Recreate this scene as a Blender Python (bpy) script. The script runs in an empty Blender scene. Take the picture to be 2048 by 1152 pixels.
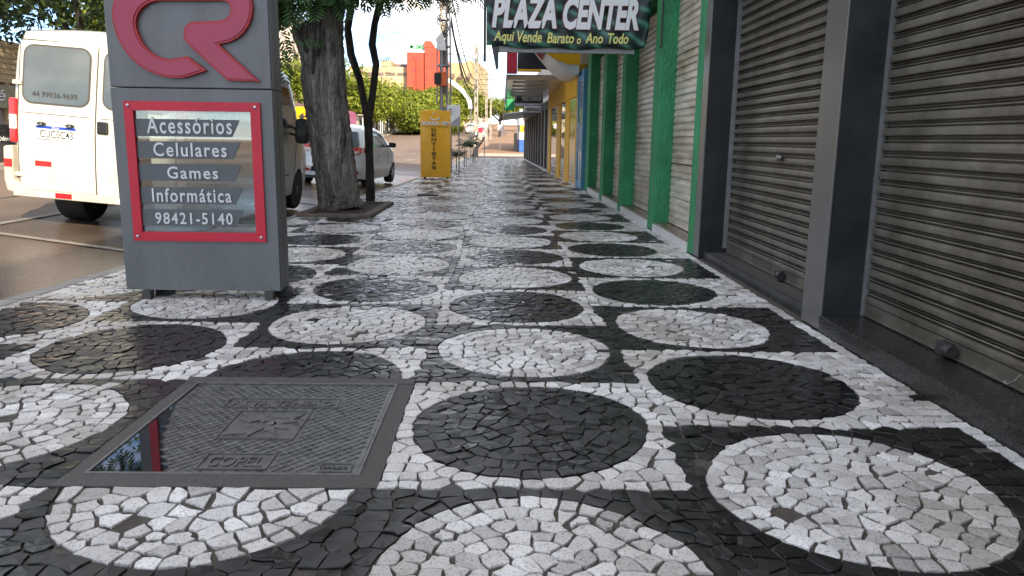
import bpy, bmesh, math, random
from mathutils import Vector, Matrix, Euler
import numpy as np
random.seed(7); RNG = random.Random(11)
scene = bpy.context.scene
col = scene.collection
R = math.radians
# ------------------------------------------------------------------ camera
CAM_H = 1.1
yaw, pitch, roll = R(0.95), R(10.9), R(0.8)
fv = Vector((math.sin(yaw)*math.cos(pitch), math.cos(yaw)*math.cos(pitch), -math.sin(pitch)))
rv = Vector((math.cos(yaw), -math.sin(yaw), 0)); uv = rv.cross(fv)
r2 = rv*math.cos(roll) + uv*math.sin(roll); u2 = -rv*math.sin(roll) + uv*math.cos(roll)
cd = bpy.data.cameras.new('camera'); cam = bpy.data.objects.new('camera', cd); col.objects.link(cam)
cam.matrix_world = Matrix(((r2.x, u2.x, -fv.x, 0), (r2.y, u2.y, -fv.y, 0), (r2.z, u2.z, -fv.z, CAM_H), (0, 0, 0, 1)))
cd.sensor_width = 36; cd.lens = 1540/2048*36; cd.clip_start = .05; cd.clip_end = 3000
scene.camera = cam
# ------------------------------------------------------------------ sky and sun
SUN_AZ, SUN_EL = R(25), R(25)          # the sun stands behind the camera, to its right
w = bpy.data.worlds.new('World'); scene.world = w; w.use_nodes = True
nt = w.node_tree; nt.nodes.clear()
N = nt.nodes.new; L = nt.links.new
sky = N('ShaderNodeTexSky'); sky.sky_type = 'NISHITA'; sky.sun_disc = False
sky.sun_elevation = SUN_EL; sky.sun_rotation = math.pi - SUN_AZ
sky.air_density = 0.6; sky.dust_density = 0.0; sky.ozone_density = 2.0
tc = N('ShaderNodeTexCoord'); mp = N('ShaderNodeMapping'); mp.inputs['Scale'].default_value = (1, 1, 3.6)
L(tc.outputs['Generated'], mp.inputs['Vector'])
cn = N('ShaderNodeTexNoise'); cn.inputs['Scale'].default_value = 3.4; cn.inputs['Detail'].default_value = 8; cn.inputs['Roughness'].default_value = .6
cn.inputs['Distortion'].default_value = .4
L(mp.outputs[0], cn.inputs['Vector'])
cr = N('ShaderNodeValToRGB'); cr.color_ramp.elements[0].position = .42; cr.color_ramp.elements[1].position = .62
L(cn.outputs['Fac'], cr.inputs['Fac'])
cl = N('ShaderNodeMix'); cl.data_type = 'RGBA'; cl.inputs['B'].default_value = (3.4, 3.35, 3.3, 1)
cm = N('ShaderNodeMath'); cm.operation = 'MULTIPLY'; cm.inputs[1].default_value = .95
L(cr.outputs['Color'], cm.inputs[0]); L(cm.outputs[0], cl.inputs['Factor']); sk2 = N('ShaderNodeMix'); sk2.data_type = 'RGBA'; sk2.blend_type = 'MULTIPLY'; sk2.inputs['Factor'].default_value = 1; sk2.inputs['B'].default_value = (.34, .34, .34, 1); L(sky.outputs[0], sk2.inputs['A']); L(sk2.outputs['Result'], cl.inputs['A'])
bg = N('ShaderNodeBackground'); bg.inputs['Strength'].default_value = 0.15
L(cl.outputs['Result'], bg.inputs['Color'])
wo = N('ShaderNodeOutputWorld'); L(bg.outputs[0], wo.inputs['Surface'])
sd = bpy.data.lights.new('sun', 'SUN'); sd.energy = 2.0; sd.angle = R(.6); sd.color = (1, .86, .64)
sun = bpy.data.objects.new('sun', sd); col.objects.link(sun); sun.location = (20, -40, 30)
sdir = Vector((-math.sin(SUN_AZ)*math.cos(SUN_EL), math.cos(SUN_AZ)*math.cos(SUN_EL), -math.sin(SUN_EL)))
sun.rotation_euler = sdir.to_track_quat('-Z', 'Y').to_euler()
vs = scene.view_settings; vs.view_transform = 'Standard'; vs.look = 'None'; vs.gamma = 1; vs.use_curve_mapping = False
vs.exposure = 2.4
scene.cycles.max_bounces = 8; scene.cycles.transparent_max_bounces = 12

# ------------------------------------------------------------------ materials
M = {}
def mat(name, c, rough=.5, metal=0., var=.12, scale=6., bump=0., bscale=60., spec=.5, coat=0., c2=None, stretch=None, rvar=0., emit=0., stain=None, sscale=1.5, sstretch=None):
    m = bpy.data.materials.new(name); m.use_nodes = True; t = m.node_tree; n = t.nodes; l = t.links
    b = n['Principled BSDF']; b.inputs['Metallic'].default_value = metal; b.inputs['Roughness'].default_value = rough
    b.inputs['Specular IOR Level'].default_value = spec; b.inputs['Coat Weight'].default_value = coat; b.inputs['Coat Roughness'].default_value = .05
    tcd = n.new('ShaderNodeNewGeometry'); mpp = n.new('ShaderNodeMapping'); l.new(tcd.outputs['Position'], mpp.inputs['Vector'])
    if stretch: mpp.inputs['Scale'].default_value = stretch
    ns = n.new('ShaderNodeTexNoise'); ns.inputs['Scale'].default_value = scale; ns.inputs['Detail'].default_value = 6; ns.inputs['Roughness'].default_value = .62
    l.new(mpp.outputs[0], ns.inputs['Vector'])
    rp = n.new('ShaderNodeValToRGB'); rp.color_ramp.elements[0].position = .3; rp.color_ramp.elements[1].position = .7
    a = [x*(1-var) for x in c[:3]]; d = [min(1, x*(1+var)) for x in (c2 or c)[:3]]
    rp.color_ramp.elements[0].color = (*a, 1); rp.color_ramp.elements[1].color = (*d, 1)
    l.new(ns.outputs['Fac'], rp.inputs['Fac']); l.new(rp.outputs['Color'], b.inputs['Base Color'])
    if stain:
        m3 = n.new('ShaderNodeMapping'); l.new(tcd.outputs['Position'], m3.inputs['Vector'])
        if sstretch: m3.inputs['Scale'].default_value = sstretch
        n4 = n.new('ShaderNodeTexNoise'); n4.inputs['Scale'].default_value = sscale; n4.inputs['Detail'].default_value = 9; n4.inputs['Roughness'].default_value = .7; l.new(m3.outputs[0], n4.inputs['Vector'])
        r5 = n.new('ShaderNodeValToRGB'); r5.color_ramp.elements[0].position = .36; r5.color_ramp.elements[1].position = .58; r5.color_ramp.elements[0].color = (*stain, 1); r5.color_ramp.elements[1].color = (1, 1, 1, 1)
        l.new(n4.outputs['Fac'], r5.inputs['Fac'])
        m4 = n.new('ShaderNodeMix'); m4.data_type = 'RGBA'; m4.blend_type = 'MULTIPLY'; m4.inputs['Factor'].default_value = 1
        l.new(rp.outputs['Color'], m4.inputs['A']); l.new(r5.outputs['Color'], m4.inputs['B']); l.new(m4.outputs['Result'], b.inputs['Base Color'])
    if rvar:
        mr = n.new('ShaderNodeMapRange'); mr.inputs['From Min'].default_value = .3; mr.inputs['From Max'].default_value = .7
        mr.inputs['To Min'].default_value = max(.02, rough-rvar); mr.inputs['To Max'].default_value = min(1, rough+rvar)
        l.new(ns.outputs['Fac'], mr.inputs['Value']); l.new(mr.outputs[0], b.inputs['Roughness'])
    if bump:
        nb = n.new('ShaderNodeTexNoise'); nb.inputs['Scale'].default_value = bscale; nb.inputs['Detail'].default_value = 4
        l.new(mpp.outputs[0], nb.inputs['Vector'])
        bp = n.new('ShaderNodeBump'); bp.inputs['Strength'].default_value = min(1, bump); bp.inputs['Distance'].default_value = .01*max(1, bump)
        l.new(nb.outputs['Fac'], bp.inputs['Height']); l.new(bp.outputs[0], b.inputs['Normal'])
    if emit:
        b.inputs['Emission Color'].default_value = (*c[:3], 1); b.inputs['Emission Strength'].default_value = emit
    M[name] = m
    return m
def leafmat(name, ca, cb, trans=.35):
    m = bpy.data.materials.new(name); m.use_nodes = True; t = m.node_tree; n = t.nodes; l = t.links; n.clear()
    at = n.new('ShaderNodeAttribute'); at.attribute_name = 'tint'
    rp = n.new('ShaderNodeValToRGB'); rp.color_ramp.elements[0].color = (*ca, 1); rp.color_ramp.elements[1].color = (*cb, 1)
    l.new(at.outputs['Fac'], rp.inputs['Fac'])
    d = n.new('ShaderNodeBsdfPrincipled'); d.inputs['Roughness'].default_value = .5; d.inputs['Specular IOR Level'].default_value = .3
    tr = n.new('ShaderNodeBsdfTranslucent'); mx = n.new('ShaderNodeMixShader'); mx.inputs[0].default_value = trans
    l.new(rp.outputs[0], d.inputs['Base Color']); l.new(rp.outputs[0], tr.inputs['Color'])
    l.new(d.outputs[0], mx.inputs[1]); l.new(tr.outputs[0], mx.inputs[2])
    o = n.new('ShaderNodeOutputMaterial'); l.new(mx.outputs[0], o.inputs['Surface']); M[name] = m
def stonemat(name, ca, cb, r0, r1, bump, bscale, pits=None, spec=.5):
    m = bpy.data.materials.new(name); m.use_nodes = True; t = m.node_tree; n = t.nodes; l = t.links
    b = n['Principled BSDF']
    at = n.new('ShaderNodeAttribute'); at.attribute_name = 'tint'
    tcd = n.new('ShaderNodeNewGeometry')
    ns = n.new('ShaderNodeTexNoise'); ns.inputs['Scale'].default_value = 38; ns.inputs['Detail'].default_value = 7; ns.inputs['Roughness'].default_value = .65
    l.new(tcd.outputs['Position'], ns.inputs['Vector'])
    ma = n.new('ShaderNodeMath'); ma.operation = 'MULTIPLY_ADD'; ma.inputs[1].default_value = .9; ma.inputs[2].default_value = -.45
    l.new(ns.outputs['Fac'], ma.inputs[0])
    ad = n.new('ShaderNodeMath'); ad.operation = 'ADD'; ad.use_clamp = True
    l.new(ma.outputs[0], ad.inputs[0]); l.new(at.outputs['Fac'], ad.inputs[1])
    rp = n.new('ShaderNodeValToRGB'); rp.color_ramp.elements[0].color = (*ca, 1); rp.color_ramp.elements[1].color = (*cb, 1)
    l.new(ad.outputs[0], rp.inputs['Fac'])
    lastc = rp.outputs['Color']
    # broad dirt that stains the pavement
    n2 = n.new('ShaderNodeTexNoise'); n2.inputs['Scale'].default_value = 1.7; n2.inputs['Detail'].default_value = 5
    l.new(tcd.outputs['Position'], n2.inputs['Vector'])
    r3 = n.new('ShaderNodeValToRGB'); r3.color_ramp.elements[0].position = .35; r3.color_ramp.elements[1].position = .62
    r3.color_ramp.elements[0].color = (.74, .70, .66, 1); r3.color_ramp.elements[1].color = (1, 1, 1, 1)
    l.new(n2.outputs['Fac'], r3.inputs['Fac'])
    mu = n.new('ShaderNodeMix'); mu.data_type = 'RGBA'; mu.blend_type = 'MULTIPLY'; mu.inputs['Factor'].default_value = 1
    l.new(lastc, mu.inputs['A']); l.new(r3.outputs[0], mu.inputs['B']); lastc = mu.outputs['Result']
    if pits:
        n3 = n.new('ShaderNodeTexNoise'); n3.inputs['Scale'].default_value = 130; n3.inputs['Detail'].default_value = 3
        l.new(tcd.outputs['Position'], n3.inputs['Vector'])
        r4 = n.new('ShaderNodeValToRGB'); r4.color_ramp.elements[0].position = .33; r4.color_ramp.elements[1].position = .45
        r4.color_ramp.elements[0].color = (*pits, 1); r4.color_ramp.elements[1].color = (1, 1, 1, 1)
        l.new(n3.outputs['Fac'], r4.inputs['Fac'])
        m2 = n.new('ShaderNodeMix'); m2.data_type = 'RGBA'; m2.blend_type = 'MULTIPLY'; m2.inputs['Factor'].default_value = 1
        l.new(lastc, m2.inputs['A']); l.new(r4.outputs[0], m2.inputs['B']); lastc = m2.outputs['Result']
    l.new(lastc, b.inputs['Base Color'])
    mr = n.new('ShaderNodeMapRange'); mr.inputs['To Min'].default_value = r0; mr.inputs['To Max'].default_value = r1
    l.new(at.outputs['Fac'], mr.inputs['Value']); mr.inputs['From Min'].default_value = .25; mr.inputs['From Max'].default_value = .9
    l.new(mr.outputs[0], b.inputs['Roughness'])
    nb = n.new('ShaderNodeTexNoise'); nb.inputs['Scale'].default_value = bscale; nb.inputs['Detail'].default_value = 5; nb.inputs['Roughness'].default_value = .6
    l.new(tcd.outputs['Position'], nb.inputs['Vector'])
    bp = n.new('ShaderNodeBump'); bp.inputs['Strength'].default_value = bump; bp.inputs['Distance'].default_value = .004
    l.new(nb.outputs['Fac'], bp.inputs['Height']); l.new(bp.outputs[0], b.inputs['Normal']); b.inputs['Specular IOR Level'].default_value = spec; M[name] = m
def glassmat(name, tint=(.85, .9, .9), refl=.0, rough=.02):
    m = bpy.data.materials.new(name); m.use_nodes = True; t = m.node_tree; n = t.nodes; l = t.links; n.clear()
    fr = n.new('ShaderNodeFresnel'); fr.inputs['IOR'].default_value = 1.5
    ad = n.new('ShaderNodeMath'); ad.operation = 'ADD'; ad.inputs[1].default_value = refl; ad.use_clamp = True; l.new(fr.outputs[0], ad.inputs[0])
    tr = n.new('ShaderNodeBsdfTransparent'); tr.inputs['Color'].default_value = (*tint, 1)
    gl = n.new('ShaderNodeBsdfGlossy'); gl.inputs['Roughness'].default_value = rough; gl.inputs['Color'].default_value = (.95, .95, .95, 1)
    mx = n.new('ShaderNodeMixShader'); l.new(ad.outputs[0], mx.inputs[0]); l.new(tr.outputs[0], mx.inputs[1]); l.new(gl.outputs[0], mx.inputs[2])
    o = n.new('ShaderNodeOutputMaterial'); l.new(mx.outputs[0], o.inputs['Surface']); M[name] = m
stonemat('stone_white', (.45, .435, .42), (.90, .895, .885), .25, .55, .5, 120, (.5, .46, .43))
stonemat('stone_black', (.003, .003, .003), (.023, .0225, .022), .2, .4, .14, 60, None, .5)
mat('sand', (.085, .072, .060), .85, var=.35, scale=30, bump=.8, bscale=150)
mat('kerb', (.30, .28, .255), .7, var=.25, scale=9, bump=.5, bscale=70)
mat('cement', (.075, .07, .066), .6, var=.25, scale=14, bump=.9, bscale=120, rvar=.15)
mat('iron', (.13, .13, .13), .33, metal=.2, var=.4, scale=20, bump=.25, bscale=150, rvar=.12)
mat('shutter_dark', (.235, .215, .183), .38, metal=.6, var=.2, scale=4, stretch=(1, 1, 2), rvar=.1, bump=.25, bscale=30, stain=(.66, .63, .58), sscale=2.2, sstretch=(1, 1.4, .5))
mat('shutter_silver', (.72, .66, .57), .42, metal=.3, var=.2, scale=3, stretch=(1, 1, 6), rvar=.1, bump=.2, bscale=40, stain=(.55, .45, .36), sscale=1.1, sstretch=(1, .6, 2.4))
mat('bay_dark', (.02, .02, .022), .6)
mat('panel_dark', (.026, .028, .030), .36, metal=.2, var=.15, scale=3, rvar=.06, stain=(1.6, 1.6, 1.55), sscale=2.5)
mat('panel_brushed', (.20, .195, .185), .36, metal=.6, var=.08, scale=4, stretch=(1, 1, .1), rvar=.05)
mat('granite', (.005, .005, .005), .26, var=.0, scale=120, c2=(.055, .053, .049), rvar=.08, spec=.3)
mat('green_stucco', (.038, .27, .108), .75, var=.2, scale=3, bump=2.4, bscale=38, stretch=(1, 1, .4), stain=(.78, .82, .78), sscale=3)
mat('ledge_top', (.16, .12, .09), .25, var=.35, scale=14, rvar=.1)
mat('tile_white', (.66, .66, .65), .3, var=.12, scale=10)
mat('wall_plain', (.55, .52, .47), .85, var=.1, scale=2, bump=.3)
mat('totem_grey', (.175, .182, .188), .42, metal=.25, var=.06, scale=2.5, rvar=.06, stain=(.80, .79, .77), sscale=2.5, sstretch=(1.5, 1, .4))
mat('totem_side', (.12, .125, .13), .4, metal=.4, var=.08)
mat('logo_red', (.42, .012, .06), .28, var=.05, coat=.25)
mat('logo_edge', (.46, .03, .035), .45, var=.1)
mat('frame_red', (.62, .016, .045), .4, var=.1, scale=5)
mat('letter_white', (.78, .79, .80), .5, var=.05)
mat('strip_grey', (.12, .13, .14), .45, var=.06)
mat('steel', (.55, .55, .56), .25, metal=.9, var=.1)
mat('rust', (.16, .075, .045), .85, var=.4, scale=30, bump=.6)
mat('van_white', (.50, .485, .445), .28, var=.05, coat=.5, scale=2, stain=(.86, .83, .76), sscale=2, sstretch=(1, 1, .5))
mat('car_white', (.74, .75, .76), .22, var=.02, coat=.8)
mat('bumper_grey', (.42, .38, .33), .55, var=.12)
mat('rubber', (.012, .012, .012), .75, var=.2, scale=30, bump=.5, bscale=60)
mat('hub', (.075, .072, .07), .4, metal=.6, var=.2)
mat('alloy', (.5, .5, .52), .3, metal=.9)
mat('black_plastic', (.012, .012, .013), .4, var=.1)
mat('tail_red', (.50, .008, .012), .12, var=.1, coat=.8, scale=40)
mat('tail_clear', (.62, .52, .5), .15, var=.25, scale=60, coat=.8)
mat('autoglass', (.085, .10, .10), .05, var=.3, scale=1.2, spec=.8, coat=.5)
mat('gasket', (.06, .055, .05), .6)
mat('plate_white', (.72, .72, .7), .5, var=.05)
mat('plate_blue', (.01, .05, .35), .4)
mat('ink', (.015, .015, .016), .6)
mat('sticker_grey', (.03, .03, .03), .5)
mat('bark_old', (.034, .030, .026), .9, var=.5, scale=11, c2=(.25, .23, .205), stretch=(1, 1, .16), bump=2.6, bscale=30)
mat('bark_dark', (.022, .018, .016), .9, var=.4, scale=12, c2=(.06, .05, .045), stretch=(1, 1, .35), bump=1.6, bscale=30)
mat('soil', (.05, .032, .024), .95, var=.4, scale=20, bump=1, bscale=60)
mat('planter', (.14, .112, .09), .85, var=.4, scale=12, bump=.9, bscale=60)
def fissures(name):
    m = M[name]; n = m.node_tree.nodes; l = m.node_tree.links; b = n['Principled BSDF']
    g = n.new('ShaderNodeNewGeometry'); mp_ = n.new('ShaderNodeMapping'); mp_.inputs['Scale'].default_value = (1, 1, .2); l.new(g.outputs['Position'], mp_.inputs['Vector'])
    d = n.new('ShaderNodeTexNoise'); d.inputs['Scale'].default_value = 9; d.inputs['Detail'].default_value = 5; l.new(mp_.outputs[0], d.inputs['Vector'])
    mx = n.new('ShaderNodeMix'); mx.data_type = 'VECTOR'; mx.inputs['Factor'].default_value = .12; l.new(mp_.outputs[0], mx.inputs['A']); l.new(d.outputs['Color'], mx.inputs['B'])
    v = n.new('ShaderNodeTexVoronoi'); v.feature = 'DISTANCE_TO_EDGE'; v.inputs['Scale'].default_value = 22; l.new(mx.outputs['Result'], v.inputs['Vector'])
    rp = n.new('ShaderNodeValToRGB'); rp.color_ramp.elements[0].position = .0; rp.color_ramp.elements[1].position = .22; l.new(v.outputs['Distance'], rp.inputs['Fac'])
    bp = n.new('ShaderNodeBump'); bp.inputs['Strength'].default_value = .9; bp.inputs['Distance'].default_value = .02; l.new(rp.outputs['Color'], bp.inputs['Height'])
    old = [k.from_socket for k in l if k.to_socket == b.inputs['Normal']]
    if old: l.new(old[0], bp.inputs['Normal'])
    l.new(bp.outputs[0], b.inputs['Normal'])
fissures('bark_old')
leafmat('leaf_near', (.026, .07, .032), (.13, .25, .085), .35)
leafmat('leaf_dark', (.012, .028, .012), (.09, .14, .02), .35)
leafmat('leaf_far', (.05, .09, .010), (.30, .33, .035), .35)
leafmat('leaf_palm', (.01, .03, .012), (.05, .09, .03), .2)
mat('sign_yellow', (.95, .47, .005), .28, var=.05, coat=.3)
mat('concrete_pole', (.34, .31, .265), .85, var=.2, scale=4, bump=.4, stretch=(1, 1, .3), stain=(.6, .58, .55))
mat('orange_paint', (.55, .11, .02), .6)
mat('wire', (.02, .02, .021), .6)
mat('arch_white', (.72, .71, .68), .5, var=.1)
mat('tarp_white', (.75, .76, .76), .5)
mat('banner_dark', (.01, .03, .026), .5, var=.3)
mat('yellow_text', (.75, .70, .22), .5, var=.06)
mat('outline_red', (.11, .015, .015), .5)
mat('galv', (.27, .28, .28), .45, metal=.5, var=.2)
mat('blue_paint', (.09, .27, .46), .35, var=.1)
mat('yellow_paint', (.80, .43, .015), .45, var=.08, spec=.3)
mat('gold_glass', (.55, .36, .08), .12, var=.25, scale=1.5)
mat('window_matte', (.012, .012, .014), .7, spec=.1)
mat('soffit', (.50, .43, .36), .14, var=.12, scale=1.2, stretch=(.4, 1.5, 1))
mat('cream', (.50, .40, .25), .8, var=.1, scale=.5, stain=(.8, .75, .68), sscale=.35, sstretch=(1, 1, .4))
mat('cream_far', (.46, .37, .21), .85, var=.12, scale=.3, stain=(.75, .7, .62), sscale=.2, sstretch=(1, 1, .35))
mat('red_wall', (.44, .065, .035), .8, var=.08, scale=.4, stain=(.78, .74, .72), sscale=.3, sstretch=(1, 1, .3))
mat('win_far', (.16, .12, .10), .3)
mat('red_win', (.30, .035, .025), .4)
mat('green_sign', (.015, .26, .09), .5)
mat('dark_green_sign', (.012, .028, .022), .35)
mat('grey_sign', (.62, .62, .62), .5)
mat('script_red', (.22, .02, .03), .4)
mat('crimson', (.42, .012, .04), .4)
mat('navy_panel', (.012, .014, .022), .25)
mat('lilac', (.34, .33, .40), .5, var=.1)
mat('corrugated', (.42, .46, .44), .35, metal=.4)
mat('brown_fascia', (.17, .115, .10), .6, var=.1)
mat('poster_olive', (.22, .19, .09), .5, var=.5, scale=3)
mat('poster_mag', (.36, .10, .20), .5, var=.5, scale=2)
mat('poster_red', (.5, .1, .05), .5, var=.4, scale=3)
mat('maroon', (.07, .018, .022), .6)
mat('shed_grey', (.32, .29, .26), .7, var=.2)
mat('bin_yellow', (.75, .62, .02), .5)
mat('blue_wall', (.02, .10, .36), .5, var=.08)
mat('white_wall', (.74, .74, .73), .6, var=.06)
mat('line_paint', (.21, .192, .168), .6, var=.3, scale=8)
mat('blue_road_paint', (.05, .22, .42), .6, var=.3)
mat('earth', (.28, .165, .10), .95, var=.2, scale=.6, bump=.4, bscale=8)
mat('grass', (.10, .14, .03), .95, var=.35, scale=1.5, bump=1, bscale=9)
mat('opp_pave', (.34, .28, .22), .85, var=.2, scale=2)
mat('tower', (.45, .38, .34), .8, var=.06, scale=.2)
glassmat('pane', (.80, .84, .83), .10)
glassmat('shopglass', (.45, .42, .36), .30)
# water film
mw = bpy.data.materials.new('water'); mw.use_nodes = True; b = mw.node_tree.nodes['Principled BSDF']
b.inputs['Base Color'].default_value = (.008, .008, .009, 1); b.inputs['Roughness'].default_value = .015; b.inputs['IOR'].default_value = 1.6; b.inputs['Specular IOR Level'].default_value = 1.0
M['water'] = mw
# printed satin on the banner
def satin():
    m = mat('satin', (.012, .075, .055), .42, var=.2); n = m.node_tree.nodes; l = m.node_tree.links
    wv = n.new('ShaderNodeTexWave'); wv.inputs['Scale'].default_value = 1.3; wv.inputs['Distortion'].default_value = 7; wv.inputs['Detail'].default_value = 2; wv.inputs['Detail Scale'].default_value = .8
    mp2 = n.new('ShaderNodeMapping'); mp2.inputs['Rotation'].default_value = (0, R(55), 0); mp2.inputs['Scale'].default_value = (1.2, 1, 1.6)
    t2 = n.new('ShaderNodeTexCoord'); l.new(t2.outputs['Object'], mp2.inputs['Vector']); l.new(mp2.outputs[0], wv.inputs['Vector'])
    rp = n.new('ShaderNodeValToRGB'); e = rp.color_ramp.elements
    e[0].color = (.003, .014, .013, 1); e[1].color = (.06, .20, .15, 1); e[0].position = .25; e.new(.72).color = (.01, .07, .05, 1)
    l.new(wv.outputs['Color'], rp.inputs['Fac']); l.new(rp.outputs[0], n['Principled BSDF'].inputs['Base Color'])
satin()
# asphalt: wet and dark where the shade keeps it damp, dry and brownish farther up the road
def asphalt():
    m = bpy.data.materials.new('asphalt'); m.use_nodes = True; n = m.node_tree.nodes; l = m.node_tree.links; b = n['Principled BSDF']
    t = n.new('ShaderNodeTexCoord'); sp = n.new('ShaderNodeSeparateXYZ'); l.new(t.outputs['Object'], sp.inputs[0])
    fine = n.new('ShaderNodeTexNoise'); fine.inputs['Scale'].default_value = 55; fine.inputs['Detail'].default_value = 4; l.new(t.outputs['Object'], fine.inputs['Vector'])
    big = n.new('ShaderNodeTexNoise'); big.inputs['Scale'].default_value = .55; big.inputs['Detail'].default_value = 6; l.new(t.outputs['Object'], big.inputs['Vector'])
    m1 = n.new('ShaderNodeMapRange'); m1.inputs['From Min'].default_value = -9; m1.inputs['From Max'].default_value = -5; l.new(sp.outputs['X'], m1.inputs['Value'])
    m2 = n.new('ShaderNodeMapRange'); m2.inputs['From Min'].default_value = 34; m2.inputs['From Max'].default_value = 24; l.new(sp.outputs['Y'], m2.inputs['Value'])
    mu = n.new('ShaderNodeMath'); mu.operation = 'MULTIPLY'; l.new(m1.outputs[0], mu.inputs[0]); l.new(m2.outputs[0], mu.inputs[1])
    bn = n.new('ShaderNodeMapRange'); bn.inputs['From Min'].default_value = .3; bn.inputs['From Max'].default_value = .6; bn.inputs['To Min'].default_value = .55; l.new(big.outputs['Fac'], bn.inputs['Value'])
    wet = n.new('ShaderNodeMath'); wet.operation = 'MULTIPLY'; l.new(mu.outputs[0], wet.inputs[0]); l.new(bn.outputs[0], wet.inputs[1])
    dry = n.new('ShaderNodeValToRGB'); dry.color_ramp.elements[0].color = (.14, .092, .066, 1); dry.color_ramp.elements[1].color = (.25, .175, .13, 1); dry.color_ramp.elements[0].position = .3; dry.color_ramp.elements[1].position = .7
    l.new(fine.outputs['Fac'], dry.inputs['Fac'])
    mx = n.new('ShaderNodeMix'); mx.data_type = 'RGBA'; l.new(wet.outputs[0], mx.inputs['Factor']); l.new(dry.outputs[0], mx.inputs['A']); mx.inputs['B'].default_value = (.085, .07, .057, 1)
    l.new(mx.outputs['Result'], b.inputs['Base Color'])
    rr = n.new('ShaderNodeMapRange'); rr.inputs['To Min'].default_value = .8; rr.inputs['To Max'].default_value = .13; l.new(wet.outputs[0], rr.inputs['Value']); l.new(rr.outputs[0], b.inputs['Roughness'])
    bp = n.new('ShaderNodeBump'); bp.inputs['Strength'].default_value = .5; bp.inputs['Distance'].default_value = .008; l.new(fine.outputs['Fac'], bp.inputs['Height']); l.new(bp.outputs[0], b.inputs['Normal'])
    M['asphalt'] = m
asphalt()

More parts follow.
